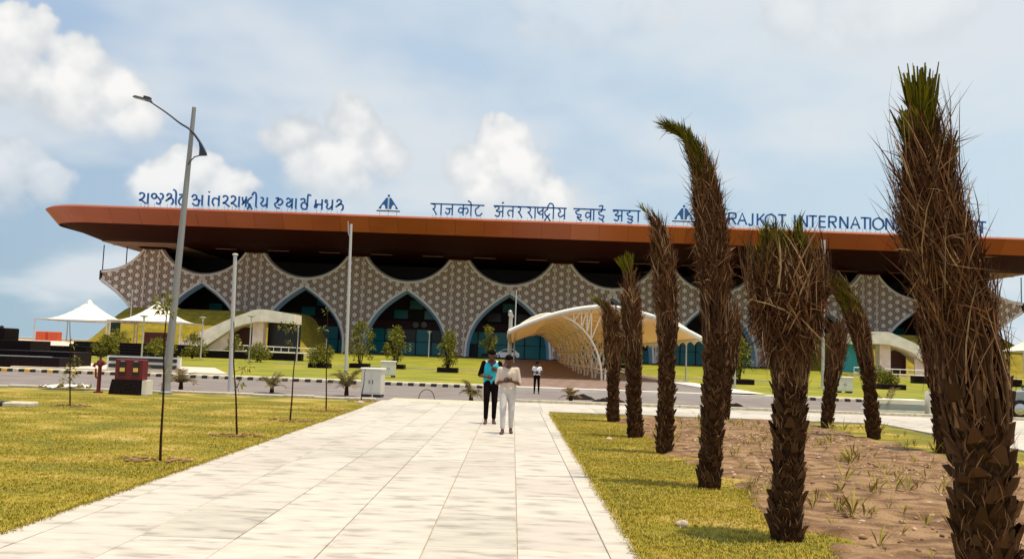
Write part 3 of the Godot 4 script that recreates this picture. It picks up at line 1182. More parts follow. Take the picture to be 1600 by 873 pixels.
func signs() -> void:
	var ra := "0 .84 .2 1 .58 .94 .66 .7 .4 .44 .02 .3 / .02 .3 .4 .28 .66 .14 1 0"
	var bar := "!.4 1 .4 .14 .6 .0"
	var ka := ".12 .78 .34 1 .7 .95 .74 .74 .3 .46 .0 .3 / .3 .46 .66 .6 1.0 .5 1.06 .2 .84 .0"
	var u := 0.0201    # metres per unit of the list below
	var s := thing("gujarati_sign", "blue Gujarati lettering standing on the left part of the roof edge", "sign", Vector3(-53.5, 20.42, -125.0))
	var rows := []
	for e in [
		[75, 128, ra], [130, 148, bar],
		[162, 245, "0 .6 .05 .9 .3 .95 .42 .7 .25 .5 .05 .6 / .42 .72 .62 .55 .8 .25 .65 0 .42 .12 / .68 .98 .9 .95 .98 .7 .85 .42"],
		[262, 312, ka], [326, 346, "!.4 1.0 .4 .14 .7 0 / .4 1 .1 1.3 -.8 1.42"],
		[350, 396, ".1 .95 .9 .97 .4 .7 .1 .3 .45 0 .95 .15"],
		[445, 508, "0 .75 .2 .98 .5 .9 .5 .6 .15 .5 / .5 .58 .8 .5 .75 .05 .4 0 .1 .2 / .75 .45 1 .5"], [512, 530, bar], [556, 578, bar + " / !.3 1.25 .5 1.38"],
		[590, 642, ".3 .04 .04 .3 .12 .66 .45 .74 .88 .6 / !.9 1 .9 0"],
		[664, 714, ra], [720, 768, ra], [772, 788, bar],
		[800, 872, "0 .95 .1 .5 .35 .4 / !.38 1 .38 0 / !0 .2 .38 .75 / .95 .98 .6 .7 .55 .4 .8 .25 / !.75 .3 .55 -.25 / !.75 .3 1 -.22"],
		[884, 912, "!.5 1 .5 .12 .8 0 / .5 1 .3 1.35 -.2 1.4 -.6 1.1"],
		[928, 982, "0 .95 .35 .9 .3 .6 .1 .4 .4 .15 .85 .35 / !.88 1 .88 0"],
		[1028, 1092, ".1 .9 .4 .98 .3 .6 .05 .4 .2 .1 .6 .0 / .3 .6 .6 .9 .9 .6 .6 .3 .4 .4"],
		[1108, 1158, ".05 .85 .3 .98 .6 .85 .55 .6 .25 .55 .12 .3 .5 .18 .87 .45 / !.88 1 .88 0"], [1172, 1188, bar],
		[1208, 1276, "0 .9 .4 .98 .45 .7 .15 .5 .2 .1 .6 .0 .75 .35 .5 .6 / !.75 1 .75 .3 / .75 1 .8 1.38 1.1 1.3"],
		[1310, 1370, "!.12 .95 .12 .5 / .12 .5 .0 .25 .22 .22 .3 .5 / !.12 .5 .87 .5 / !.87 1 .87 0"],
		[1384, 1442, ".3 .8 .1 .95 .0 .75 .3 .6 .2 .25 .5 .1 .85 .4 / !.87 1 .87 0"], [1458, 1508, ka]]:
		rows.append([(e[0] - 75) * u, (e[1] - 75) * u, e[2]])
	letter_row(s, rows, 0.24, 1.5)

	var nra := ".15 .98 .6 .9 .55 .6 .2 .5 / .3 .5 .5 .4 .95 0 / !-.2 1 1.15 1"
	var nbar := "!.5 1 .5 0 / !-.3 1 1.3 1"
	var nta := ".85 .6 .3 .62 .1 .35 .4 .1 / !.85 1 .85 0 / !-.1 1 1.1 1"
	var nja := "!.06 .6 .78 .6 / .4 .6 .5 .4 .42 .16 .2 .12 .04 .3 / !.78 1 .78 0 / !-.1 1 1.1 1"
	var nka := "!.5 1 .5 0 / .5 .6 .2 .7 .05 .4 .3 .25 .5 .45 / .5 .6 .85 .7 .95 .4 .75 .15 / !-.1 1 1.1 1"
	var ntta := "!.5 1 .5 .85 / .5 .85 .1 .6 .2 .15 .6 .05 .95 .3 / !-.2 1 1.2 1"
	var na := "0 .85 .25 .98 .45 .8 .15 .55 / .15 .55 .5 .4 .4 .05 .05 .15 / !.45 .5 .8 .5 / !.82 1 .82 0 / !-.1 1 1.1 1"
	u = 0.03126
	s = thing("hindi_sign", "blue Hindi lettering under a headline, in the middle of the roof edge", "sign", Vector3(-12.3, 20.30, -125.0))
	rows = []
	for e in [
		[324, 350, nra], [362, 374, nbar], [386, 428, nja], [444, 492, nka], [497, 509, nbar + " / .5 1 .2 1.25 -.8 1.38"], [520, 556, ntta],
		[609, 655, na + " / !.7 1.25 .9 1.36"], [666, 697, nta], [709, 736, nra], [752, 782, nra], [788, 797, nbar],
		[804, 832, "!.0 1 .0 .6 .4 .35 .8 .4 / !.05 .45 .8 .8 / !.85 1 .85 0 / !-.1 1 1.1 1"],
		[834, 862, "!.5 1 .5 .85 / .5 .85 .1 .65 .2 .3 .6 .25 .9 .45 / !.5 .22 .0 -.25 / !.5 .22 1 -.22 / !-.1 1 1.1 1"],
		[870, 880, nbar + " / .5 1 .2 1.3 -1.2 1.4 -2.2 1.05"], [894, 931, ".1 .98 .35 .7 .1 .5 .3 .2 .8 .4 / !.85 1 .85 0 / !-.2 1 1.1 1"],
		[972, 1009, "!.5 1 .5 .85 / .5 .85 .1 .75 .3 .5 .75 .45 .6 .2 .3 .3 .5 .05 .9 -.05 / !-.2 1 1.2 1"],
		[1018, 1047, ".85 .6 .3 .7 .1 .4 .4 .2 .85 .45 / !.87 1 .87 0 / !-.2 1 1.2 1"], [1052, 1062, nbar],
		[1072, 1107, "!.6 1 .6 .85 / .6 .85 .2 .75 .4 .5 .9 .4 .6 .1 .2 .25 / .6 .1 .9 -.12 / .6 1 .7 1.35 .2 1.3 / !-.2 1 1.1 1"],
		[1146, 1192, na], [1202, 1238, "!.5 1 .5 .85 / .5 .85 .15 .75 .4 .5 .85 .45 .6 .2 .2 .3 / .5 .2 .85 .12 .6 -.12 .2 .0 / !-.2 1 1.3 1"], [1252, 1264, nbar]]:
		rows.append([(e[0] - 320) * u, (e[1] - 320) * u, e[2]])
	letter_row(s, rows, 0.20, 1.55)
	for e in [[320, 560], [607, 933], [968, 1109], [1144, 1268]]:      # the line each word hangs from
		var hl := G.new()
		hl.box(Vector3((e[0] + e[1] - 640) / 2.0 * u, 2.1, 0.0), Vector3((e[1] - e[0]) * u, 0.19, 0.17))
		obj("headline", hl, M.sign_blue, s)

	# latin letters
	u = 0.02814
	s = thing("english_sign", "blue capital letters RAJKOT INTERNATIONAL AIRPORT on the right part of the roof edge", "sign", Vector3(29.87, 20.42, -125.0))
	var latin := {
		"R": "!.0 0 .0 1 / !.0 .97 .5 .97 / .5 .97 .92 .92 .95 .6 .5 .5 / !.5 .5 .0 .5 / !.45 .5 1 0", "A": "!-.06 0 .5 1 1.06 0 / !.2 .36 .8 .36", "J": "!.75 1 .75 .3 / .75 .3 .7 .03 .3 .0 .05 .12",
		"K": "!.0 0 .0 1 / !.05 .42 .95 1 / !.35 .6 1.0 0", "O": ".5 1 .0 .75 .0 .25 .5 .0 1 .25 1 .75 .5 1", "T": "!.5 0 .5 1 / !-.05 .96 1.05 .96", "I": "!.5 0 .5 1",
		"N": "!.02 0 .02 1 / !.02 1 .98 0 / !.98 0 .98 1", "E": "!.05 0 .05 1 / !.05 .96 .98 .96 / !.05 .52 .9 .52 / !.05 .04 1 .04", "L": "!.05 1 .05 0 / !.05 .04 .98 .04", "P": "!.0 0 .0 1 / !.0 .97 .5 .97 / .5 .97 .95 .92 .97 .52 .5 .45 / !.5 .45 .0 .45"}
	rows = []
	for e in [["R", 142], ["A", 191], ["J", 236], ["K", 285], ["O", 333], ["T", 391], ["I", 454], ["N", 497], ["T", 544], ["E", 593], ["R", 643], ["N", 700], ["A", 757], ["T", 805], ["I", 832], ["O", 872], ["N", 930], ["A", 985], ["L", 1033], ["A", 1105], ["I", 1146], ["R", 1182], ["P", 1232], ["O", 1284], ["R", 1343], ["T", 1391]]:
		var half: float = {"O": 0.66, "A": 0.56, "N": 0.55, "T": 0.52, "J": 0.40, "I": 0.2, "L": 0.42, "E": 0.46}.get(e[0], 0.50)
		rows.append([(e[1] - 127) * u - half, (e[1] - 127) * u + half, latin[e[0]]])
	letter_row(s, rows, 0.23, 1.66)

	# winged triangle emblems
	for k in 2:
		var at: Vector3 = [Vector3(-18.25, 20.42, -125.0), Vector3(23.45, 20.42, -125.0)][k]
		s = thing("emblem_sign", ["blue winged triangle emblem between the Gujarati and the Hindi lettering", "blue winged triangle emblem between the Hindi and the English lettering"][k], "sign", at, 0.0, "emblems on the roof edge")
		for side in [-1.0, 1.0]:
			var g := G.new()
			var poly := PackedVector2Array([Vector2(0.13, 2.62), Vector2(0.36, 2.58), Vector2(1.42, 1.02), Vector2(1.08, 1.02)])
			for i in 9:
				var a := PI * i / 8
				poly.append(Vector2(0.72 + 0.30 * cos(a), 1.0 + 0.62 * sin(a)))
			poly.append(Vector2(0.13, 1.0))
			for i in poly.size():
				poly[i].x *= side
			g.prism(poly, -0.1, 0.1)
			obj("wing", g, M.sign_blue, s)
		var g2 := G.new()
		g2.box(Vector3(0, 0.72, 0), Vector3(3.3, 0.16, 0.2))
		obj("base_bar", g2, M.dark_steel, s)
		g2 = G.new()
		g2.ball(Vector3(0, 2.9, 0), Vector3(0.19, 0.19, 0.12), 8, 12)
		obj("dot", g2, M.sign_blue, s)
		g2 = G.new()
		g2.box(Vector3(0, 1.7, -0.02), Vector3(0.2, 1.8, 0.12))
		obj("slit", g2, M.white, s)
		g2 = G.new()
		for x in [-1.2, 0.0, 1.2]:
			g2.bar(Vector3(x, 0.0, -0.1), Vector3(x, 0.68, -0.1), 0.06, 0.06)
		obj("sign_post", g2, M.steel, s)


# ---------- canopy over the way to the entrance ----------
func canopy_y(x: float) -> float:      # underside of the roof across its width, x from -6.9 to 6.9
	return 5.2 - 2.0 * pow(absf(x) / 6.85, 1.75)


func canopy() -> void:
	var b := thing("entrance_canopy", "long vaulted cream canopy on white lattice frames leading to the terminal", "canopy", Vector3(6.55, 0.0, -64.0))
	var g := G.new()
	var n := 24
	var deep := -62.0
	var prev := []
	for i in n + 1:
		var x := lerpf(-6.85, 6.85, float(i) / n)
		prev.append(Vector2(x, canopy_y(x)))
	for i in n:
		for j in 10:
			# membrane sags a little between the frames
			var z0 := deep * j / 10.0
			var z1 := deep * (j + 1) / 10.0
			var zm := (z0 + z1) / 2
			for e in [[z0, zm, 0.0, -0.12], [zm, z1, -0.12, 0.0]]:
				var edge0: float = e[2] * sin(PI * i / n)
				var edge1: float = e[2] * sin(PI * (i + 1) / n)
				var edge2: float = e[3] * sin(PI * (i + 1) / n)
				var edge3: float = e[3] * sin(PI * i / n)
				var p := Vector3(prev[i].x, prev[i].y + edge0, e[0])
				var q := Vector3(prev[i + 1].x, prev[i + 1].y + edge1, e[0])
				var r := Vector3(prev[i + 1].x, prev[i + 1].y + edge2, e[1])
				var s := Vector3(prev[i].x, prev[i].y + edge3, e[1])
				g.quad_o(p, q, r, s, (p + r) / 2 + Vector3(0, -5, 0))
	obj("membrane", g, M.membrane, b)
	# edge pipes
	g = G.new()
	var pts := []
	var rad := []
	for q in prev:
		pts.append(Vector3(q.x, q.y + 0.05, 0.04))
		rad.append(0.16)
	g.tube(pts, rad, 8)
	obj("front_pipe", g, M.white, b)
	for s in [-1.0, 1.0]:
		g = G.new()
		g.tube([Vector3(s * 6.85, 3.22, 0.1), Vector3(s * 6.85, 3.22, deep)], [0.14, 0.14], 8)
		obj("edge_pipe", g, M.white, b)
		# scalloped valance along the side
		g = G.new()
		for j in 20:
			var z := deep * j / 20.0
			for k in 4:
				var t0 := k / 4.0
				var t1 := (k + 1) / 4.0
				var y0 := 3.2 - 0.42 + 0.30 * sin(PI * t0)
				var y1 := 3.2 - 0.42 + 0.30 * sin(PI * t1)
				var a := Vector3(s * 6.9, 3.2, z + deep / 20 * t0)
				var c := Vector3(s * 6.9, 3.2, z + deep / 20 * t1)
				g.quad(a, c, Vector3(s * 7.0, y1, c.z), Vector3(s * 7.0, y0, a.z))
		obj("valance", g, M.membrane, b)
	# frames: a pair of quarter arches from the middle row of posts with a truss over them
	for j in 9:
		var z := -0.35 - j * 7.6
		g = G.new()
		for s in [-1.0, 1.0]:
			var leg := []
			var lr := []
			for k in 15:
				var t := float(k) / 14
				var a := t * PI / 2
				leg.append(Vector3(s * (0.12 + 3.9 * (1.0 - cos(a))), rise(-64.0 + z) + 0.02 + (4.62 - rise(-64.0 + z)) * sin(a), z))
				lr.append(0.075)
			for k in range(1, 5):
				var x := 4.02 + k * 0.62
				leg.append(Vector3(s * x, lerpf(4.64, canopy_y(x) - 0.05, k / 4.0), z))
				lr.append(0.09)
			g.tube(leg, lr, 6)
			# truss webs between arch and roof
			var last := Vector3(s * 0.1, canopy_y(0.1) - 0.1, z)
			for k in 5:
				var a := asin(clampf(0.62 + k * 0.09, 0.0, 0.995))
				var low := Vector3(s * (0.12 + 3.9 * (1.0 - cos(a))), 4.6 * sin(a), z)
				var high := Vector3(low.x, canopy_y(low.x) - 0.06, z)
				g.bar(low, high, 0.07, 0.07, Vector3.BACK)
				g.bar(last, low, 0.07, 0.07, Vector3.BACK)
				last = high
			var chord := []
			var cr := []
			for k in 9:
				var x := 0.0 + k * 0.5
				chord.append(Vector3(s * x, canopy_y(x) - 0.1, z))
				cr.append(0.07)
			g.tube(chord, cr, 6)
		obj("arch_frame", g, M.cream, b)
	# hexagon screen between the legs, along the middle row
	for s in [-1.0, 1.0]:
		g = G.new()
		var r := 0.62
		for j in 20:
			for k in 4:
				var c := Vector2(-2.2 - j * r * 1.5 * 3.2, 1.0 + k * r * 1.732 + (r * 0.866 if j % 2 else 0.0))
				if c.x < deep + 1.0:
					continue
				for h in 6:
					var p0 := c + Vector2(cos(PI / 3 * h) * 3.2, sin(PI / 3 * h)) * r * 0.94
					var p1 := c + Vector2(cos(PI / 3 * (h + 1)) * 3.2, sin(PI / 3 * (h + 1))) * r * 0.94
					if maxf(p0.y, p1.y) > 4.4:
						continue
					var off := func(y: float) -> float: return 0.12 + 3.9 * (1.0 - sqrt(maxf(0.0, 1.0 - pow(y / 4.64, 2))))
					g.bar(Vector3(s * off.call(p0.y), p0.y, p0.x), Vector3(s * off.call(p1.y), p1.y, p1.x), 0.055, 0.055, Vector3.RIGHT)
		stuff(obj("hexagon_screen", g, M.cream, b))
		for y in [0.75, 2.2, 3.6]:
			g = G.new()
			var x := 0.12 + 3.9 * (1.0 - sqrt(1.0 - pow(y / 4.64, 2)))
			g.tube([Vector3(s * x, y, 0), Vector3(s * x, y, deep)], [0.06, 0.06], 6)
			obj("rail", g, M.cream, b)
	# outer props on the right side, near the building
	for z in [-40.0, -56.0]:
		g = G.new()
		var y := rise(-64.0 + z)
		g.tube([Vector3(5.6, y, z), Vector3(5.6, 1.9, z)], [0.12, 0.10], 8)
		for e in [[-1.6, 0.0], [0.9, 0.0], [-0.5, -2.0], [-0.5, 2.0]]:
			g.bar(Vector3(5.6, 1.9, z), Vector3(5.6 + e[0], canopy_y(5.6 + e[0]) - 0.05, z + e[1]), 0.11, 0.11)
		obj("branching_prop", g, M.white, b)


# ---------- tensile tents ----------
func tent(at: Vector3, w: float, d: float, label: String) -> Node3D:
	var t := thing("tensile_tent", label, "tent", at, 0.0, "white tensile tents")
	var g := G.new()
	var n := 16
	var h := func(u: float, v: float) -> float:
		var r := clampf(maxf(absf(u), absf(v)) * 0.55 + Vector2(u, v).length() * 0.45, 0.0, 1.0)
		return 2.75 + 2.25 * pow(1.0 - r, 1.7) + 0.25 * (1.0 - r) - 0.14 * (1.0 - absf(u * v)) * r
	for i in n:
		for j in n:
			var q := []
			for e in [[i, j], [i + 1, j], [i + 1, j + 1], [i, j + 1]]:
				var u: float = e[0] * 2.0 / n - 1.0
				var v: float = e[1] * 2.0 / n - 1.0
				q.append(Vector3(u * w / 2, h.call(u, v), v * d / 2))
			g.quad_o(q[0], q[1], q[2], q[3], (q[0] + q[2]) / 2 - Vector3(0, 4, 0))
	obj("canopy", g, M.fabric, t)
	g = G.new()
	for s in [-1.0, 1.0]:
		g.tube([Vector3(-w / 2, 2.62, s * d / 2), Vector3(w / 2, 2.62, s * d / 2)], [0.06, 0.06], 6)
		g.tube([Vector3(s * w / 2, 2.62, -d / 2), Vector3(s * w / 2, 2.62, d / 2)], [0.06, 0.06], 6)
	obj("edge_frame", g, M.steel, t)
	for sx in [-1.0, 1.0]:
		for sz in [-1.0, 1.0]:
			g = G.new()
			g.tube([Vector3(sx * w / 2, 0, sz * d / 2), Vector3(sx * w / 2, 2.66, sz * d / 2)], [0.09, 0.08], 8)
			obj("post", g, M.pole, t)
	g = G.new()
	g.lathe(Vector3(0, 4.95, 0), [Vector2(0.34, 0.0), Vector2(0.2, 0.25), Vector2(0.0, 0.42)], 12)
	obj("cap", g, M.fabric, t)
	return t


func far_works() -> void:
	tent(Vector3(-53.2, 1.25, -112.0), 9.1, 8.0, "leftmost white peaked tent of the pair left of the terminal")
	tent(Vector3(-44.6, 1.4, -112.0), 8.9, 8.0, "white peaked tent in front of the green mound, right of its twin")
	tent(Vector3(65.4, 1.6, -112.0), 8.0, 8.0, "white peaked tent at the right edge beyond the near palm")
	# raised ground on both sides
	var g := G.new()
	g.sheet(-140, -38.6, -96, -140, 40, 12, func(_x, z): return 1.25 * smoothstep(-96.0, -104.0, z) + 0.02)
	struct("upper_terrace", g, M.pink)
	g = G.new()
	g.sheet(54.5, 150, -96, -140, 40, 12, func(_x, z): return 1.5 * smoothstep(-96.0, -106.0, z) + 0.02)
	struct("upper_terrace", g, M.mound)
	# grass mounds
	var prof := func(x: float, z: float, x0: float, x1: float) -> float:
		var t := smoothstep(-117.0, -131.5, z) * smoothstep(-143.8, -140.0, z)
		var e := smoothstep(x0, x0 + 4.0, x) * smoothstep(x1, x1 - 5.0, x)
		return 0.6 + 5.95 * t * e
	g = G.new()
	g.sheet(-60.0, -27.0, -116.0, -144.0, 60, 40, func(x, z): return prof.call(x, z, -60.0, -27.0))
	struct("grass_mound", g, M.mound)
	g = G.new()
	g.sheet(43.0, 76.0, -116.0, -144.0, 60, 40, func(x, z): return prof.call(x, z, 43.0, 76.0))
	struct("grass_mound", g, M.mound)
	# concrete stair covers in front of the mounds
	for s in 2:
		var w := thing("stair_cover", ["slanting pale concrete stair cover in front of the left grass mound", "slanting pale concrete stair cover between palms on the right"][s], "stair cover", [Vector3(-33.0, 0.9, -112.0), Vector3(47.6, 0.9, -112.0)][s], 0.0, "stair covers beside the mounds")
		var f := 1.0 if s == 0 else -1.0
		var poly := PackedVector2Array()
		for e in [[-8.6, 0.1], [-8.2, 1.0], [-2.0, 4.05], [0.5, 5.05], [1.2, 5.22], [2.3, 5.2], [5.6, 4.75], [5.65, 3.55], [2.1, 3.7], [0.9, 3.66], [-0.5, 3.3], [-1.9, 2.8], [-5.6, 0.1]]:
			poly.append(Vector2(e[0] * f, e[1]))
		g = G.new()
		g.prism(poly, -3.6, 0.6)
		obj("slanting_slab", g, M.concrete, w)
		poly = PackedVector2Array()
		for e in [[-5.5, 0.0], [-2.6, 2.2], [-2.6, 0.0]]:
			poly.append(Vector2(e[0] * f, e[1]))
		g = G.new()
		g.prism(poly, -0.4, -0.1)
		obj("side_wall", g, M.pink, w)
		g = G.new()
		g.box(Vector3(0.95 * f, 1.85, -1.2), Vector3(1.35, 3.7, 1.4))
		obj("pier", g, M.pink, w)
		g = G.new()
		g.box(Vector3(-1.2 * f, 1.5, -3.0), Vector3(3.0, 3.0, 0.2))
		obj("back_wall", g, M.maroon, w)
		g = G.new()
		g.box(Vector3(3.6 * f, 1.85, -3.2), Vector3(4.2, 3.7, 0.2))
		obj("glass_door", g, M.glass if s else M.glass_dark, w)
	for s in 2:
		# white railings beside them
		var x0: float = [-33.8, 41.6][s]
		var x1: float = [-23.6, 51.9][s]
		var rl := thing("white_railing", ["white tube railing beside the left stair cover", "white tube railing in front of the right stair cover"][s], "railing", Vector3(x0, 0.62, -109.5), 0.0, "white railings")
		for y in [0.35, 0.95]:
			g = G.new()
			g.tube([Vector3(0, y, 0), Vector3(x1 - x0, y - 0.1, 0)], [0.05, 0.05], 6)
			obj("rail", g, M.white, rl)
		for k in 12:
			g = G.new()
			g.tube([Vector3((x1 - x0) * k / 11.0, 0, 0), Vector3((x1 - x0) * k / 11.0, 0.95 - 0.1 * k / 11.0, 0)], [0.04, 0.04], 6)
			obj("baluster", g, M.white, rl)
		g = G.new()
		g.box(Vector3((x1 - x0) / 2, -0.15, -1.0), Vector3(x1 - x0, 0.3, 2.2))
		obj("base_slab", g, M.pink, rl)
	# dark planter walls
	var walls := [
		[Vector3(-28.2, -0.1, -95.0), Vector3(13.6, 1.0, 1.2), "long low black stone wall behind the left lawn, under the stair cover"],
		[Vector3(48.6, -0.1, -95.0), Vector3(12.6, 1.0, 1.2), "long low black stone wall behind the right lawn"],
		[Vector3(-40.0, -0.1, -78.0), Vector3(6.4, 1.0, 1.0), "black stone bench wall behind the red hose box"],
	]
	for e in walls:
		var w := thing("stone_wall", e[2], "wall", e[0], 0.0)
		var len_: float = e[1].x
		for k in int(len_ / 1.6):
			for j in 2:
				g = G.new()
				g.slab(Vector3(-len_ / 2 + 0.8 + k * 1.6, 0.25 + j * 0.5, 0), Vector3(1.58, 0.49, e[1].z), 0.02)
				obj("stone", g, M.granite, w)
		g = G.new()
		g.slab(Vector3(0, 1.04, 0), Vector3(len_, 0.07, e[1].z + 0.12), 0.02)
		obj("coping", g, M.kerb_white if e[0].x != -40.0 else M.granite, w)
	# stepped terrace of black stone at the far left
	var tw := thing("stepped_terrace", "low stepped black stone terrace at the far left beyond the road", "terrace", Vector3(-32.2, -0.1, -49.2))
	for e in [[0.0, 0.0, 16.0, 0.66], [-1.0, -2.4, 17.0, 0.95], [-3.4, -5.2, 14.0, 1.5]]:
		var cols := int(e[2] / 1.0)
		for k in cols:
			g = G.new()
			g.slab(Vector3(e[0] - e[2] / 2 + 0.5 + k * 1.0, e[3] / 2, e[1]), Vector3(0.985, e[3], 2.3), 0.02)
			obj("stone_panel", g, M.granite, tw)
	g = G.new()
	g.box(Vector3(1.0, 0.69, 1.0), Vector3(13.0, 0.04, 0.2))
	obj("pale_edge", g, M.steel, tw)
	var tank := thing("dark_tank", "square black tank block with small fittings on top, on the black terrace", "tank", Vector3(-31.6, 1.4, -54.8))
	g = G.new()
	g.slab(Vector3(0, 0.36, 0), Vector3(1.9, 0.72, 1.6), 0.05)
	obj("body", g, M.granite, tank)
	for x in [-0.25, 0.3]:
		g = G.new()
		g.lathe(Vector3(x, 0.72, 0), [Vector2(0.12, 0), Vector2(0.12, 0.1), Vector2(0.0, 0.16)], 10)
		obj("fitting", g, M.black, tank)
	g = G.new()
	g.box(Vector3(-1.0, 0.36, 0.3), Vector3(0.1, 0.55, 0.9))
	obj("red_panel", g, M.red, tank)
	# wide dark steps in front of the tents
	var sp := thing("dark_steps", "wide flight of dark stone steps rising to the tents", "steps", Vector3(-38.8, 0.0, -88.0))
	for k in 5:
		g = G.new()
		g.slab(Vector3(0, 0.14 + k * 0.28, -k * 0.9), Vector3(11.5, 0.28, 1.2), 0.03)
		obj("step", g, M.granite, sp)
	# low pale ramp beside the red box, beyond the kerb
	g = G.new()
	var poly2 := PackedVector2Array([Vector2(-26.5, 47.5), Vector2(-15.0, 47.5), Vector2(-19.5, 59.0), Vector2(-29.5, 59.0)])
	g.prism(poly2, 0.0, 0.06, Transform3D(Basis(Vector3.RIGHT, Vector3(0, 0, -1), Vector3.UP), Vector3.ZERO))
	struct("pale_paving", g, M.pink)
	var wb := thing("slatted_bench", "low white bench with two black slats behind the red hose box", "bench", Vector3(-19.6, 0.0, -47.8))
	for y in [0.28, 0.62]:
		g = G.new()
		g.box(Vector3(0, y, 0.1), Vector3(3.6, 0.2, 0.08))
		obj("slat", g, M.black, wb)
	g = G.new()
	g.box(Vector3(0, 0.4, -0.1), Vector3(3.9, 0.8, 0.2))
	obj("backing", g, M.white, wb)
	# orange crates, red boards and clutter under the tents
	for e in [[-61.9, "left orange container beyond the terrace"], [-60.3, "right orange container beyond the terrace, next to a tent post"]]:
		var c := thing("container", e[1], "container", Vector3(e[0], 1.25, -118.0), 0.0, "orange containers beyond the terrace")
		g = G.new()
		g.slab(Vector3(0, 0.6, 0), Vector3(1.25, 1.2, 1.2), 0.05)
		obj("body", g, M.orange, c)
		for k in 4:
			g = G.new()
			g.box(Vector3(-0.45 + k * 0.3, 0.6, 0.62), Vector3(0.08, 1.0, 0.05))
			obj("rib", g, M.orange, c)
	for e in [[-46.6, "maroon hoarding board beside the mound, under the tents"]]:
		var c := thing("hoarding", e[1], "board", Vector3(e[0], 1.25, -117.0))
		g = G.new()
		g.slab(Vector3(0, 0.8, 0), Vector3(3.0, 1.6, 0.15), 0.03)
		obj("panel", g, M.maroon, c)
		for x in [-1.2, 1.2]:
			g = G.new()
			g.box(Vector3(x, 0.8, -0.15), Vector3(0.1, 1.6, 0.1))
			obj("post", g, M.steel, c)
	var nb := thing("notice_board", "small dark green notice board on two legs under the left tent", "board", Vector3(-50.9, 1.25, -114.5))
	g = G.new()
	g.slab(Vector3(0, 2.0, 0), Vector3(1.3, 1.3, 0.1), 0.02)
	obj("panel", g, flat(0.012, 0.05, 0.05), nb)
	for x in [-0.55, 0.55]:
		g = G.new()
		g.box(Vector3(x, 0.7, -0.02), Vector3(0.1, 1.4, 0.1))
		obj("leg", g, M.steel, nb)


# ---------- posts and lamps ----------
func street_lamp() -> void:
	var t := thing("street_lamp", "tall grey street lamp with a long curved arm reaching left", "street lamp", Vector3(-10.92, -0.03, -28.5))
	var g := G.new()
	g.tube([Vector3(0, 0.25, 0), Vector3(0.15, 4.8, 0), Vector3(0.30, 9.25, 0)], [0.125, 0.10, 0.065], 14)
	obj("pole", g, M.lamp_pole, t)
	g = G.new()
	g.lathe(Vector3.ZERO, [Vector2(0.21, 0.0), Vector2(0.21, 0.06), Vector2(0.15, 0.10), Vector2(0.13, 0.35)], 14)
	obj("base", g, M.lamp_pole, t)
	var pts := []
	for e in [[-1.1, 9.36], [-0.55, 9.02], [-0.1, 8.70], [0.27, 8.48], [0.54, 8.16], [0.70, 7.92], [0.82, 7.7]]:
		pts.append(Vector2(e[0], e[1]))
	var c3 := []
	var cr := []
	var cv := curve(pts, 4)
	for i in cv.size():
		c3.append(Vector3(cv[i].x, cv[i].y, 0.10))
		cr.append(lerpf(0.022, 0.04, minf(1.0, i / 16.0)))
	g = G.new()
	g.tube(c3, cr, 8)
	obj("arm", g, M.dark_steel, t)
	g = G.new()
	g.prism(PackedVector2Array([Vector2(0.54, 8.2), Vector2(0.86, 7.66), Vector2(0.60, 7.64), Vector2(0.60, 7.9)]), 0.07, 0.13)
	g.tube([Vector3(0.62, 7.66, 0.1), Vector3(0.45, 7.6, 0.1), Vector3(0.33, 7.46, 0.1), Vector3(0.26, 7.34, 0.1)], [0.02, 0.02, 0.02, 0.02], 6)
	obj("bracket", g, M.dark_steel, t)
	g = G.new()
	g.hexa(Vector3(-1.34, 9.45, 0.10), Vector3(0.62, 0.07, 0.24), Vector3(0.5, 0, 0.16), Basis(Vector3.BACK, -0.22))
	g.box(Vector3(-1.2, 9.47, 0.10), Vector3(0.2, 0.10, 0.18), Basis(Vector3.BACK, -0.22))
	obj("lamp_head", g, M.dark_steel, t)
	g = G.new()
	g.box(Vector3(-1.42, 9.43, 0.10), Vector3(0.34, 0.02, 0.16), Basis(Vector3.BACK, -0.22))
	obj("lens", g, M.lamp_clear, t)


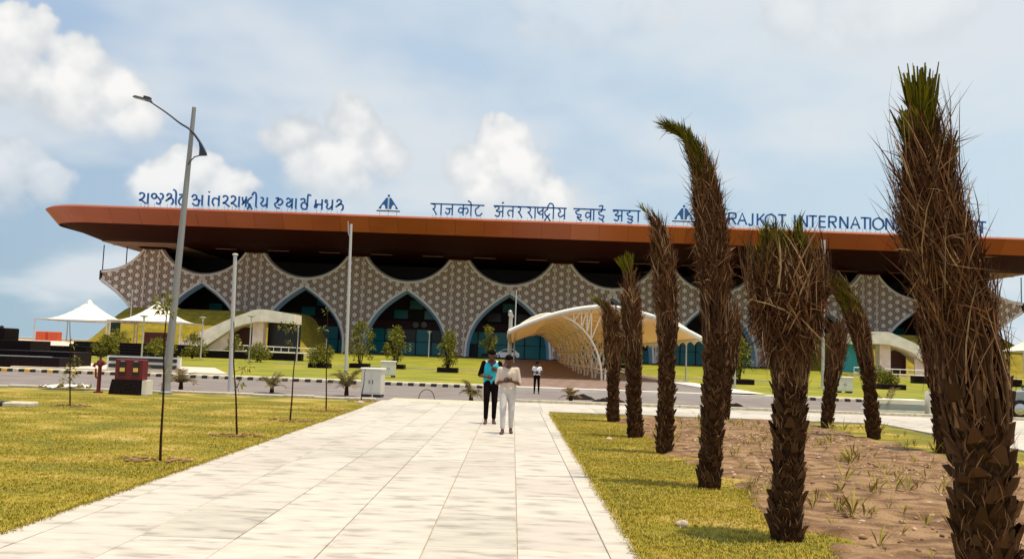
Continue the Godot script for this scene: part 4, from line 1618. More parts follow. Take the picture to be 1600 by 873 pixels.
func post(called: String, label: String, cat: String, at: Vector3, h: float, r: float, kind: int, group := "", lean := 0.0) -> void:
	var t := thing(called, label, cat, at, 0.0, group)
	var g := G.new()
	g.tube([Vector3(0, 0, 0), Vector3(lean, h, 0)], [r, r * 0.75], 10)
	obj("pole", g, M.pole if kind != 2 else M.white, t)
	g = G.new()
	g.box(Vector3(0, 0.03, 0), Vector3(r * 4.5, 0.06, r * 4.5))
	obj("base_plate", g, M.steel, t)
	g = G.new()
	if kind == 0:         # tall pole with a short hooked stay at its top
		g.tube([Vector3(lean * 0.9, h * 0.9, 0), Vector3(lean - 0.16, h * 0.94, 0), Vector3(lean - 0.22, h + 0.2, 0)], [0.03, 0.03, 0.02], 6)
		obj("stay", g, M.pole, t)
	elif kind == 1 or kind == 2:       # garden lamp with a flat head
		g.lathe(Vector3(lean, h, 0), [Vector2(r * 0.8, -0.02), Vector2(0.10, 0.02), Vector2(0.34, 0.06), Vector2(0.36, 0.12), Vector2(0.12, 0.19), Vector2(0.0, 0.2)], 14)
		obj("lamp_head", g, M.steel, t)
		g = G.new()
		g.lathe(Vector3(lean, h - 0.22, 0), [Vector2(0.07, 0.0), Vector2(0.10, 0.05), Vector2(0.10, 0.22)], 10)
		obj("lens", g, M.lamp_clear, t)
	elif kind == 3:       # camera post
		g.box(Vector3(0.18, 0.0 + h / 2, 0.05), Vector3(r * 1.6, h, r * 1.6))
		obj("second_post", g, M.pole, t)
		g = G.new()
		g.box(Vector3(0.1, h - 0.3, 0.3), Vector3(0.7, 0.32, 0.5), Basis(Vector3.BACK, -0.4))
		obj("camera", g, M.steel, t)
		g = G.new()
		g.ball(Vector3(0.0, h + 0.12, 0), Vector3(0.26, 0.26, 0.26), 8, 12)
		obj("dome", g, M.steel, t)
	elif kind == 4:
		g.ball(Vector3(lean, h, 0), Vector3(r * 1.3, r * 0.6, r * 1.3), 5, 10)
		obj("cap", g, M.pole, t)


func poles() -> void:
	street_lamp()
	post("pole", "bare white pole at the near kerb, right of the street lamp", "pole", Vector3(-9.7, -0.1, -31.1), 4.83, 0.085, 4, "", -0.11)
	post("tall_pole", "tallest slim white pole on the left lawn, in front of the facade", "pole", Vector3(-10.9, -0.03, -59.1), 9.9, 0.115, 0, "tall slim poles on the lawns", -0.15)
	post("tall_pole", "slim white pole rising behind the bushy palm on the right", "pole", Vector3(22.72, -0.03, -65.8), 10.9, 0.12, 0, "tall slim poles on the lawns", 0.05)
	var lamps := [
		[Vector3(-32.2, 0.0, -78.0), 3.7, "white garden lamp in front of the tents"], [Vector3(-29.5, 0.1, -85.0), 3.85, "garden lamp in front of the grass mound"],
		[Vector3(-25.2, 0.1, -86.0), 4.2, "garden lamp in front of the stair cover"], [Vector3(-21.6, 0.05, -90.0), 3.7, "garden lamp at the right end of the black wall"],
		[Vector3(14.05, 0.0, -72.7), 3.3, "garden lamp right of the canopy"], [Vector3(14.25, -0.02, -57.5), 2.5, "garden post on the right lawn behind a palm pair"],
		[Vector3(-11.4, 0.6, -122.0), 3.6, "thin lamp in front of the arch left of the entrance"]]
	for e in lamps:
		post("garden_lamp", e[2], "lamp", e[0], e[1], 0.07, 1, "garden lamps on the lawns")
	post("camera_post", "grey double camera post in front of the white car", "camera post", Vector3(-0.45, 0.4, -108.0), 6.2, 0.18, 3)
	post("umbrella_pole", "slender white pole beside the camera post", "pole", Vector3(0.2, 0.4, -112.0), 9.2, 0.09, 4)
	for e in [[Vector3(-26.6, 0.7, -128.0), "left"], [Vector3(-24.3, 0.7, -128.0), "right"]]:
		post("gate_post", "short pale %s post at the foot of the facade behind the tall pole" % e[1], "post", e[0], 2.2, 0.1, 4, "pale posts at the facade")
	for e in [[Vector3(-66.0, 1.2, -105.0), 5.0, "far left lamp against the sky"], [Vector3(-72.2, 1.2, -118.0), 5.8, "outermost left lamp at the edge of the picture"], [Vector3(-53.5, 1.2, -125.0), 7.4, "lamp behind the left tent peak"]]:
		post("garden_lamp", e[2], "lamp", e[0], e[1], 0.09, 1, "distant lamps on the left")


func cabinet(label: String, at: Vector3, s: Vector3, turn := 0.0) -> void:
	var t := thing("utility_cabinet", label, "utility cabinet", at, turn, "white utility cabinets")
	var g := G.new()
	g.box(Vector3(0, s.y / 2 + 0.1, 0), s)
	obj("body", g, M.cabinet, t)
	g = G.new()
	g.slab(Vector3(0, s.y + 0.13, 0), Vector3(s.x + 0.07, 0.06, s.z + 0.07), 0.02)
	obj("lid", g, M.white, t)
	for x in [-1.0, 1.0]:
		g = G.new()
		g.slab(Vector3(0, 0, 0), Vector3(s.x / 2 - 0.03, 0.016, s.y - 0.1), 0.006)
		var o := obj("door", g, M.cabinet, t)
		o.rotation.x = PI / 2
		o.position = Vector3(x * s.x / 4, s.y / 2 + 0.1, s.z / 2 + 0.008)
		g = G.new()
		g.box(Vector3(-x * (s.x / 4 - 0.06), 0.016, 0), Vector3(0.025, 0.02, 0.12))
		obj("handle", g, M.dark_steel, o)
	for x in [-1.0, 1.0]:
		g = G.new()
		g.box(Vector3(x * (s.x / 2 - 0.14), 0.05, 0), Vector3(0.26, 0.1, s.z * 0.9))
		obj("foot", g, M.black, t)


func roadside() -> void:
	cabinet("larger white utility cabinet at the near kerb, left of the walkway", Vector3(-4.78, -0.02, -31.1), Vector3(0.70, 0.84, 0.5), -0.12)
	cabinet("smaller white utility cabinet beyond the road", Vector3(-7.35, 0.02, -53.5), Vector3(0.88, 0.80, 0.6), 0.1)
	cabinet("pale utility cabinet beyond the road, between palms on the right", Vector3(20.62, 0.0, -56.0), Vector3(0.96, 0.82, 0.6))
	# hose box
	var t := thing("hose_box", "red fire hose box with two yellow labels", "hose box", Vector3(-11.75, 0.42, -27.8))
	var g := G.new()
	g.slab(Vector3(0, 0.31, 0), Vector3(0.84, 0.62, 0.4), 0.02)
	obj("body", g, M.red, t)
	for x in [-0.2, 0.21]:
		g = G.new()
		g.box(Vector3(x, 0.33, 0.206), Vector3(0.2, 0.42, 0.014))
		var w := obj("window", g, M.black, t)
		g = G.new()
		g.box(Vector3(x, 0.30, 0.217), Vector3(0.15, 0.12, 0.012))
		obj("label_plate", g, M.label, w)
		g = G.new()
		g.box(Vector3(x, 0.56, 0.21), Vector3(0.12, 0.025, 0.02))
		obj("handle", g, M.steel, t)
	t = thing("stone_plinth", "dark polished stone plinth under the red hose box", "plinth", Vector3(-11.75, -0.03, -27.8))
	g = G.new()
	g.hexa(Vector3(-0.05, 0.225, 0), Vector3(0.98, 0.45, 0.62), Vector3(0.86, 0, 0.52))
	obj("block", g, M.granite, t)
	g = G.new()
	g.box(Vector3(0.52, 0.22, 0.0), Vector3(0.14, 0.44, 0.5))
	obj("pale_side", g, M.concrete, t)
	# standpipe
	t = thing("hydrant", "slim red fire hydrant standpipe left of the hose box", "hydrant", Vector3(-12.78, -0.03, -27.9))
	g = G.new()
	g.tube([Vector3(0, 0, 0), Vector3(0, 0.85, 0)], [0.06, 0.055], 12)
	obj("pipe", g, M.red, t)
	g = G.new()
	g.lathe(Vector3(0, 0.0, 0), [Vector2(0.14, 0.0), Vector2(0.14, 0.04), Vector2(0.075, 0.05)], 12)
	obj("flange", g, M.red, t)
	g = G.new()
	g.lathe(Vector3(0, 0.82, 0), [Vector2(0.07, 0), Vector2(0.11, 0.05), Vector2(0.10, 0.16), Vector2(0.04, 0.2), Vector2(0.03, 0.30)], 12)
	obj("valve_body", g, M.red, t)
	g = G.new()
	for k in 12:
		var a := TAU * k / 12
		var b := TAU * (k + 1) / 12
		g.bar(Vector3(cos(a) * 0.1, 1.12, sin(a) * 0.1), Vector3(cos(b) * 0.1, 1.12, sin(b) * 0.1), 0.03, 0.03)
	g.bar(Vector3(-0.1, 1.12, 0), Vector3(0.1, 1.12, 0), 0.02, 0.02)
	obj("hand_wheel", g, M.black, t)
	g = G.new()
	g.tube([Vector3(0.02, 0.9, 0), Vector3(-0.14, 0.88, 0.05), Vector3(-0.17, 0.80, 0.05)], [0.045, 0.045, 0.055], 10)
	g.tube([Vector3(0.0, 0.9, 0), Vector3(0.14, 0.94, 0.05), Vector3(0.18, 0.88, 0.05)], [0.045, 0.045, 0.055], 10)
	g.tube([Vector3(0.0, 0.42, 0), Vector3(-0.1, 0.48, 0.02), Vector3(-0.12, 0.75, 0.02)], [0.03, 0.03, 0.03], 8)
	obj("outlet", g, M.red, t)
	# crumpled sheet at the kerb
	rng.seed = 14
	g = G.new()
	var sh := FastNoiseLite.new()
	sh.frequency = 1.7
	sh.seed = 4
	g.sheet(-0.75, 0.75, -0.3, 0.3, 22, 10, func(x, z): return maxf(0.01, 0.10 * (1.0 - absf(x) / 0.8) + 0.16 * sh.get_noise_2d(x * 2.0, z * 3.0) + 0.2 * maxf(0.0, x - 0.3)))
	var cs := obj("plastic_sheet", g, M.white)
	cs.position = Vector3(-14.3, 0.02, -28.9)
	tag(cs, "crumpled white plastic sheet at the kerb behind a sapling", "plastic sheet")
	# end of a striped kerb on the left lawn
	t = thing("striped_kerb", "low kerb end painted orange, black and cream on the left lawn", "kerb", Vector3(-12.3, -0.03, -21.4), 0.06)
	for k in 4:
		g = G.new()
		g.slab(Vector3(-1.2 + k * 0.62 - (1.0 if k == 0 else 0.0), 0.05, 0), Vector3(0.6 + (1.6 if k == 0 else 0.0), 0.10, 0.5), 0.03)
		obj("kerb_stone", g, [flat(0.62, 0.27, 0.03), flat(0.62, 0.27, 0.03), M.kerb_black, M.kerb_white][k], t)
	# concrete blocks by the road on the right
	t = thing("concrete_barrier", "pair of pale concrete barrier blocks at the road behind the right palms", "barrier", Vector3(15.5, -0.05, -33.3))
	g = G.new()
	g.hexa(Vector3(0, 0.43, 0), Vector3(0.34, 0.86, 0.5), Vector3(0.26, 0, 0.4))
	obj("block", g, M.concrete, t)
	g = G.new()
	g.hexa(Vector3(0.5, 0.36, 0), Vector3(0.36, 0.72, 0.5), Vector3(0.30, 0, 0.4))
	obj("block", g, M.concrete, t)
	g = G.new()
	g.box(Vector3(0.3, 0.83, 0), Vector3(0.7, 0.06, 0.4))
	obj("cap_slab", g, M.concrete, t)
	t = thing("slab_stack", "flat stack of pale concrete slabs left of the barrier blocks", "slabs", Vector3(14.2, -0.08, -33.6))
	for k in 3:
		g = G.new()
		g.slab(Vector3(k * 0.06, 0.09 + k * 0.19, 0), Vector3(2.0 - k * 0.12, 0.18, 0.9), 0.02)
		obj("slab", g, M.concrete if k != 1 else M.car_grey, t)
	# bits of dark rubble
	for e in [[Vector3(3.9, -0.13, -35.6), 0.7, "dark heap of spoil left of the palms at the verge"], [Vector3(8.3, -0.13, -34.0), 0.8, "dark heap of spoil behind the third palm"], [Vector3(2.9, -0.13, -37.6), 0.6, "small dark heap behind the dry shrub"]]:
		g = G.new()
		sh.seed = int(e[1] * 10)
		g.sheet(-e[1], e[1], -0.4, 0.4, 16, 10, func(x, z): return maxf(0.0, 0.16 * (1.0 - pow(x / e[1], 2.0)) * (1.0 - pow(z / 0.4, 2.0)) * (1.0 + sh.get_noise_2d(x * 3.0, z * 3.0))))
		var o := obj("spoil_heap", g, M.granite)
		o.position = e[0]
		tag(o, e[2], "spoil heap", "dark heaps at the road")
	# bent hoop of pipe beside the walkway
	g = G.new()
	var hp := []
	var hr := []
	for k in 13:
		var a := PI * k / 12
		hp.append(Vector3(cos(a) * 0.27, sin(a) * 0.33, 0))
		hr.append(0.014)
	g.tube(hp, hr, 6)
	var ho := obj("pipe_hoop", g, M.maroon)
	ho.position = Vector3(-2.9, -0.02, -31.0)
	tag(ho, "thin bent hoop of pipe at the far left corner of the walkway", "pipe hoop")
	# grey vehicle at the right edge
	vehicle()
	car()


# ---------- vehicles ----------
func wheel(parent: Node, at: Vector3, r: float, w: float) -> void:
	var g := G.new()
	g.lathe(Vector3.ZERO, [Vector2(r * 0.62, -w / 2), Vector2(r * 0.94, -w / 2), Vector2(r, -w * 0.3), Vector2(r, w * 0.3), Vector2(r * 0.94, w / 2), Vector2(r * 0.62, w / 2)], 20)
	var o := Node3D.new()
	o.name = "wheel"
	parent.add_child(o, true)
	o.position = at
	o.rotation.x = PI / 2
	obj("tyre", g, M.rubber, o)
	g = G.new()
	g.lathe(Vector3.ZERO, [Vector2(0, w * 0.36), Vector2(r * 0.2, w * 0.38), Vector2(r * 0.62, w * 0.3), Vector2(r * 0.62, -w * 0.3), Vector2(0, -w * 0.3)], 16)
	obj("rim", g, M.chrome, o)


func loft(g: G, rings: Array) -> void:      # rings: arrays of Vector3 of equal length, closed
	for i in rings.size() - 1:
		var n: int = rings[i].size()
		var mid := Vector3.ZERO
		for p in rings[i] + rings[i + 1]:
			mid += p / (2.0 * n)
		for k in n:
			g.quad_o(rings[i][k], rings[i + 1][k], rings[i + 1][(k + 1) % n], rings[i][(k + 1) % n], mid)


func car() -> void:
	var t := thing("parked_car", "white hatchback parked in front of the terminal entrance", "car", Vector3(-0.95, 0.93, -137.2), 0.0)
	var body := PackedVector2Array()
	for e in [[-1.95, 0.35], [-2.0, 0.62], [-1.9, 0.80], [-1.15, 0.98], [1.2, 1.02], [1.9, 0.98], [2.0, 0.6], [1.95, 0.35], [1.6, 0.22], [-1.6, 0.22]]:
		body.append(Vector2(e[0], e[1]))
	var g := G.new()
	g.prism(body, -0.84, 0.84)
	obj("body", g, M.car_white, t)
	var cab := PackedVector2Array()
	for e in [[-1.25, 0.97], [-0.5, 1.42], [0.1, 1.52], [1.2, 1.48], [1.75, 1.0]]:
		cab.append(Vector2(e[0], e[1]))
	g = G.new()
	g.prism(cab, -0.70, 0.70)
	obj("cabin", g, M.car_white, t)
	for s in [-1.0, 1.0]:
		for e in [[[-1.0, 1.02], [-0.42, 1.37], [0.18, 1.43], [0.18, 1.02]], [[0.26, 1.02], [0.26, 1.43], [1.05, 1.40], [1.38, 1.02]]]:
			var poly := PackedVector2Array()
			for p in e:
				poly.append(Vector2(p[0], p[1]))
			g = G.new()
			g.prism(poly, s * 0.69, s * 0.715)
			obj("side_window", g, M.window, t)
	g = G.new()
	g.box(Vector3(-0.89, 1.2, 0), Vector3(0.02, 0.72, 1.2), Basis(Vector3.BACK, -1.02))
	obj("windscreen", g, M.window, t)
	for x in [-1.25, 1.25]:
		for z in [-0.78, 0.78]:
			wheel(t, Vector3(x, 0.31, z), 0.31, 0.2)
	for z in [-0.6, 0.6]:
		g = G.new()
		g.box(Vector3(-1.93, 0.7, z), Vector3(0.12, 0.16, 0.34))
		obj("headlight", g, M.lamp_clear, t)
		g = G.new()
		g.box(Vector3(1.93, 0.85, z), Vector3(0.1, 0.22, 0.2))
		obj("tail_light", g, M.lamp_red, t)
	g = G.new()
	g.box(Vector3(0.9, 1.53, 0), Vector3(0.5, 0.03, 1.1))
	obj("roof_spoiler", g, M.car_white, t)


func vehicle() -> void:
	# only its nose and windscreen pillar reach into the picture at the right edge
	var t := thing("parked_truck", "front of a grey pickup with a dark windscreen at the right edge of the road", "truck", Vector3(21.1, -0.15, -35.0), -0.25)
	var body := PackedVector2Array()
	for e in [[-2.2, 0.5], [-2.25, 0.8], [-2.1, 0.98], [-1.3, 1.05], [-0.9, 1.08], [1.2, 1.1], [2.4, 1.05], [2.45, 0.5], [2.0, 0.35], [-1.8, 0.35]]:
		body.append(Vector2(e[0], e[1]))
	var g := G.new()
	g.prism(body, -0.85, 0.85)
	obj("body", g, M.car_grey, t)
	var cab := PackedVector2Array()
	for e in [[-1.0, 1.06], [-0.42, 1.72], [-0.2, 1.78], [0.95, 1.78], [1.1, 1.08]]:
		cab.append(Vector2(e[0], e[1]))
	g = G.new()
	g.prism(cab, -0.74, 0.74)
	obj("cabin", g, M.car_grey, t)
	g = G.new()
	g.slab(Vector3(0.3, 1.83, 0), Vector3(1.7, 0.08, 1.5), 0.03)
	obj("roof", g, M.black, t)
	for s in [-1.0, 1.0]:
		var poly := PackedVector2Array([Vector2(-0.72, 1.12), Vector2(-0.32, 1.66), Vector2(0.8, 1.68), Vector2(0.9, 1.12)])
		g = G.new()
		g.prism(poly, s * 0.735, s * 0.755)
		obj("side_window", g, M.window, t)
		g = G.new()
		g.box(Vector3(-0.85, 1.2, s * 0.92), Vector3(0.1, 0.14, 0.2))
		obj("mirror", g, M.black, t)
		g = G.new()
		g.box(Vector3(-2.2, 0.85, s * 0.62), Vector3(0.14, 0.16, 0.32))
		obj("headlight", g, M.lamp_clear, t)
		for x in [-1.45, 1.5]:
			wheel(t, Vector3(x, 0.37, s * 0.8), 0.37, 0.22)
	g = G.new()
	g.box(Vector3(-0.72, 1.4, 0), Vector3(0.02, 0.8, 1.34), Basis(Vector3.BACK, -0.72))
	obj("windscreen", g, M.window, t)


# ---------- plants ----------
func leaf_cloud(g: G, at: Vector3, r: Vector3, n: int, size: float, lo: Color, hi: Color) -> void:
	for i in n:
		var d := Vector3(rng.randfn(), rng.randfn(), rng.randfn()).normalized()
		var p := at + d * r * pow(rng.randf(), 0.45)
		var out := (d + Vector3(rng.randfn(), rng.randfn() + 0.9, rng.randfn()) * 0.6).normalized()
		var side := out.cross(Vector3(rng.randfn(), rng.randfn(), rng.randfn())).normalized()
		g.col = lo.lerp(hi, pow(rng.randf(), 1.3))
		g.leaf(p, out, side, size * rng.randf_range(0.6, 1.4), size * rng.randf_range(0.2, 0.38), Vector3(0, -0.3, 0))


func planter_bush(label: String, at: Vector3, h: float, w: float, sd: int, group := "bushes in black planters") -> void:
	rng.seed = sd
	var t := thing("planter_bush", label, "bush", at + Vector3(0, 0.05, 0), 0.0, group)
	var g := G.new()
	for k in 5:
		var a := rng.randf() * TAU
		var top := Vector3(cos(a) * w * 0.3, h * rng.randf_range(0.6, 0.85), sin(a) * w * 0.3)
		g.tube([Vector3(cos(a) * 0.08, 0.0, sin(a) * 0.08), top * Vector3(0.35, 0.5, 0.35), top], [0.05, 0.035, 0.012], 5)
	obj("stem", g, M.trunk, t)
	g = G.new()
	for k in 34:
		var a := rng.randf() * TAU
		var y := rng.randf_range(0.16, 0.97)
		var rr := w * 0.44 * sin(PI * clampf(y * 0.80 + 0.14, 0.0, 1.0)) * sqrt(rng.randf())
		leaf_cloud(g, Vector3(cos(a) * rr, h * y, sin(a) * rr), Vector3(0.22, 0.34, 0.22) * rng.randf_range(0.6, 1.5), 50, 0.26, Color(0.045, 0.05, 0.003), Color(0.33, 0.31, 0.015))
	obj("foliage", g, M.leafy, t)


func planter(label: String, at: Vector3, w: float) -> void:
	var t := thing("planter", label, "planter", at, 0.0, "black planters on the lawns")
	var g := G.new()
	for s in [-1.0, 1.0]:
		g.slab(Vector3(s * (w / 2 - 0.06), 0.2, 0), Vector3(0.12, 0.4, w), 0.02)
		g.slab(Vector3(0, 0.2, s * (w / 2 - 0.06)), Vector3(w - 0.24, 0.4, 0.12), 0.02)
	obj("rim", g, M.granite, t)
	g = G.new()
	g.box(Vector3(0, 0.13, 0), Vector3(w - 0.22, 0.24, w - 0.22))
	obj("soil", g, M.trunk, t)


func small_palm(label: String, at: Vector3, h: float, w: float, n: int, dry: float, sd: int) -> void:
	rng.seed = sd
	var t := thing("young_palm", label, "young palm", at, 0.0, "young palms along the road")
	var g := G.new()
	g.tube([Vector3.ZERO, Vector3(0, h * 0.28, 0)], [0.09, 0.06], 7)
	obj("stem", g, M.trunk, t)
	for k in n:
		g = G.new()
		var a := TAU * k / n + rng.randf_range(-0.3, 0.3)
		var d := Vector3(cos(a), 0, sin(a))
		var up := rng.randf_range(0.55, 1.35)
		var len_ := h * rng.randf_range(0.75, 1.05)
		var pts := []
		var rad := []
		for i in 7:
			var u := i / 6.0
			pts.append(Vector3(0, h * 0.24, 0) + d * (w * 0.5 * u * (1.2 - 0.5 * up)) + Vector3(0, len_ * (up * u - 0.62 * u * u) * 0.8, 0))
			rad.append(lerpf(0.016, 0.006, u))
		g.col = Color(0.16, 0.13, 0.04)
		g.tube(pts, rad, 4, false)
		var side := Vector3(-d.z, 0, d.x)
		for i in range(1, 7):
			for m in 4:
				for s in [-1.0, 1.0]:
					var p: Vector3 = pts[i - 1].lerp(pts[i], m / 4.0)
					var tan_: Vector3 = (pts[i] - pts[i - 1]).normalized()
					g.col = Color(0.09, 0.085, 0.010).lerp(Color(0.24, 0.15, 0.06), clampf(dry + rng.randf_range(-0.3, 0.3), 0, 1))
					g.leaf(p, (tan_ * 0.75 + side * s * 0.8 + Vector3(0, rng.randf_range(-0.2, 0.3), 0)).normalized(), tan_, h * 0.26, 0.028, Vector3(0, -0.15, 0))
		obj("frond", g, M.leafy, t)


func sapling(label: String, at: Vector3, top: Vector3, clumps: Array, sd: int) -> void:
	rng.seed = sd
	var t := thing("sapling", label, "sapling", at, 0.0, "saplings on the left lawn")
	var g := G.new()
	var pts := []
	var rad := []
	for i in 9:
		var u := i / 8.0
		pts.append(top * u + Vector3(0.025 * sin(u * 9.0 + sd), 0, 0.02 * cos(u * 7.0 + sd)) * u)
		rad.append(lerpf(0.02, 0.007, u))
	g.tube(pts, rad, 6)
	obj("stem", g, M.trunk, t)
	g = G.new()
	for c in clumps:
		var p := Vector3(c[0], c[1], c[2])
		g.col = Color(0.10, 0.07, 0.02)
		var y := clampf(c[1] - 0.12, 0.1, top.y)
		g.bar(top * (y / top.y), p, 0.008, 0.008)
		leaf_cloud(g, p, Vector3.ONE * c[3], int(c[4]), 0.10, Color(0.08, 0.09, 0.01), Color(0.30, 0.27, 0.03))
	obj("foliage", g, M.leafy, t)
	# disturbed soil round the stem
	g = G.new()
	for k in 30:
		var a := rng.randf() * TAU
		var r := sqrt(rng.randf()) * 0.32
		g.col = Color(0.30, 0.17, 0.09).lerp(Color(0.16, 0.08, 0.04), rng.randf())
		g.ball(Vector3(cos(a) * r * 1.5, 0.005, sin(a) * r), Vector3(0.05, 0.018, 0.04) * rng.randf_range(0.5, 1.3), 3, 6)
	stuff(obj("loose_soil", g, M.blade, t))


func plants() -> void:
	var list := [
		[Vector3(-15.6, 0, -73.0), 1.6, 1.4, 2.6, "left planter of the pair near the tall pole", "palm-like bush in the leftmost planter of the pair near the tall pole"],
		[Vector3(-13.2, 0, -78.0), 1.6, 3.6, 2.7, "second planter, just left of the tall pole", "tall leafy bush just left of the tall pole"],
		[Vector3(-10.4, 0, -80.0), 1.7, 3.4, 2.5, "planter behind the utility cabinets", "leafy bush behind the utility cabinets"],
		[Vector3(-5.2, 0, -73.0), 1.65, 3.0, 1.9, "planter left of the two walking people", "leafy bush left of the two walking people"],
		[Vector3(17.4, 0, -69.0), 1.9, 3.4, 2.2, "long planter on the right lawn between palms", "leafy bush on the right lawn between palms"],
		[Vector3(21.2, 0, -69.0), 1.6, 1.5, 2.2, "planter at the foot of the slim pole on the right", "low bush at the foot of the slim pole on the right"],
		[Vector3(29.3, 0, -70.0), 1.9, 0.8, 1.6, "planter in front of the right black wall", "low bush in front of the right black wall"],
		[Vector3(11.6, 0.3, -100.0), 2.6, 3.2, 2.6, "planter right of the canopy", "thin bush right of the canopy"],
		[Vector3(-3.2, 0.6, -116.0), 1.6, 3.6, 2.4, "planter at the foot of the entrance arch", "bush in front of the entrance arch"]]
	for i in list.size():
		var e: Array = list[i]
		var y := rise(e[0].z)
		planter("black stone " + e[4], e[0] + Vector3(0, y, 0), e[1])
		planter_bush(e[5], e[0] + Vector3(0, y + 0.2, 0), e[2], e[3], 300 + i)
	# shrubs of the far left and along the walls
	for i in 7:
		var e: Array = [[Vector3(-37.5, 0.1, -83.0), 1.7, 3.0, "round shrub behind the hydrant"], [Vector3(-30.6, 0.1, -86.0), 2.2, 3.0, "bright shrub right of the street lamp"], [Vector3(-33.0, 0.1, -84.0), 1.6, 3.6, "low spread shrub behind the hose box"], [Vector3(-44.0, 1.0, -100.0), 1.5, 3.2, "shrub before the left tent"], [Vector3(-30.2, 0.4, -97.0), 1.9, 2.2, "yellowish shrub at the foot of the stair cover"], [Vector3(-24.5, 0.1, -86.5), 1.5, 2.6, "straggly shrub before the railing"], [Vector3(36.0, 0.2, -90.0), 1.5, 3.0, "dark shrub left of the right black wall"]][i]
		planter_bush(e[3], e[0], e[1], e[2], 340 + i, "shrubs along the terrace")
	small_palm("spiky dry young palm beside the street lamp", Vector3(-12.1, -0.1, -33.0), 1.0, 1.5, 13, 0.6, 401)
	small_palm("young palm right of the bare white pole", Vector3(-9.0, -0.15, -33.9), 0.95, 1.4, 11, 0.35, 402)
	small_palm("young palm left of the larger utility cabinet", Vector3(-6.1, -0.12, -33.4), 1.25, 1.8, 12, 0.35, 403)
	small_palm("young palm at the verge behind the walking people", Vector3(-1.4, -0.1, -31.6), 0.95, 0.9, 12, 0.4, 404)
	small_palm("dry brown shrub at the road left of the palm row", Vector3(2.25, -0.12, -34.0), 0.72, 0.95, 12, 1.0, 405)
	small_palm("grey young palm behind the leftmost sapling", Vector3(-13.2, -0.1, -31.5), 1.15, 1.3, 11, 0.8, 406)
	small_palm("straggly young palm at the verge behind the bushy palm", Vector3(14.0, -0.1, -33.6), 1.2, 1.2, 10, 0.4, 407)
	sapling("nearest sapling, thin bare stem with a leafy tip", Vector3(-4.79, -0.02, -12.47), Vector3(-0.06, 2.16, 0), [[-0.1, 2.2, 0.0, 0.11, 60], [-0.02, 2.08, 0.03, 0.08, 34], [-0.16, 2.1, 0.0, 0.06, 20], [0.02, 1.3, 0.0, 0.04, 6]], 501)
	sapling("sapling in front of the bare white pole with a drooping leaf", Vector3(-4.91, -0.02, -16.3), Vector3(-0.2, 2.04, 0), [[0.10, 1.25, 0.0, 0.12, 22], [0.0, 0.95, 0.05, 0.1, 16], [-0.1, 1.6, 0.0, 0.06, 8]], 502)
	sapling("sapling with pale leaves at its tip, third from the front", Vector3(-4.87, -0.02, -20.0), Vector3(0.05, 2.05, 0), [[-0.28, 2.08, 0.0, 0.10, 24], [-0.06, 2.05, 0.0, 0.11, 26], [-0.1, 1.7, 0.0, 0.06, 12]], 503)
	sapling("farthest sapling of the row, in front of a planter bush", Vector3(-4.8, -0.02, -23.5), Vector3(-0.1, 2.65, 0), [[-0.2, 2.1, 0.0, 0.12, 22], [-0.12, 2.6, 0.0, 0.08, 14]], 504)
	sapling("leftmost sapling, on the lawn left of the hydrant", Vector3(-10.74, -0.02, -22.0), Vector3(-0.15, 2.05, 0), [[0.0, 0.85, 0.05, 0.18, 50], [-0.1, 0.6, 0.0, 0.16, 36], [0.1, 1.1, 0.0, 0.1, 20], [-0.05, 1.5, 0.0, 0.08, 12]], 505)
	sapling("short bare stick in front of the larger utility cabinet", Vector3(-4.75, -0.02, -28.6), Vector3(0.1, 1.0, 0), [], 506)
	# weeds on the soil
	rng.seed = 601
	var clump := FastNoiseLite.new()
	clump.frequency = 0.45
	clump.seed = 12
	for k in 3:
		var g := G.new()
		for b in 9:
			var a := rng.randf() * TAU
			var d := Vector3(cos(a), 0, sin(a))
			g.col = Color(0.14, 0.13, 0.010).lerp(Color(0.34, 0.25, 0.04), rng.randf())
			g.leaf(d * 0.01, (d * 0.55 + Vector3.UP).normalized(), Vector3(-d.z, 0, d.x), rng.randf_range(0.08, 0.24), 0.014, d * 0.3)
		var where := []
		for i in 420:
			var z := -4.5 - 20.5 * pow(rng.randf(), 1.2)
			var x := rng.randf_range(3.0, 9.4)
			if clump.get_noise_2d(x, z) < rng.randf_range(-0.35, 0.3):
				continue
			where.append(Transform3D(Basis(Vector3.UP, rng.randf() * TAU).scaled(Vector3.ONE * rng.randf_range(0.25, 1.35) * (1.0 + clump.get_noise_2d(x + 50.0, z))), Vector3(x, 0.0, z)))
		scatter("weeds", g.mesh(), M.leafy, where)


# ---------- tied-up date palms ----------
func along(pts: Array, s: float) -> Array:     # point and tangent at share s of the curve
	var f := clampf(s, 0.0, 1.0) * (pts.size() - 1)
	var i := mini(int(f), pts.size() - 2)
	var a: Vector3 = pts[i]
	var b: Vector3 = pts[i + 1]
	var t0: Vector3 = (pts[mini(i + 1, pts.size() - 1)] - pts[maxi(i - 1, 0)]).normalized()
	var t1: Vector3 = (pts[mini(i + 2, pts.size() - 1)] - pts[i]).normalized()
	return [a.lerp(b, f - i), t0.lerp(t1, f - i).normalized()]


func prof_at(prof: Array, s: float) -> float:
	for i in prof.size() - 1:
		if s <= prof[i + 1][0]:
			return lerpf(prof[i][1], prof[i + 1][1], smoothstep(prof[i][0], prof[i + 1][0], s))
	return prof[prof.size() - 1][1]


var boots := []


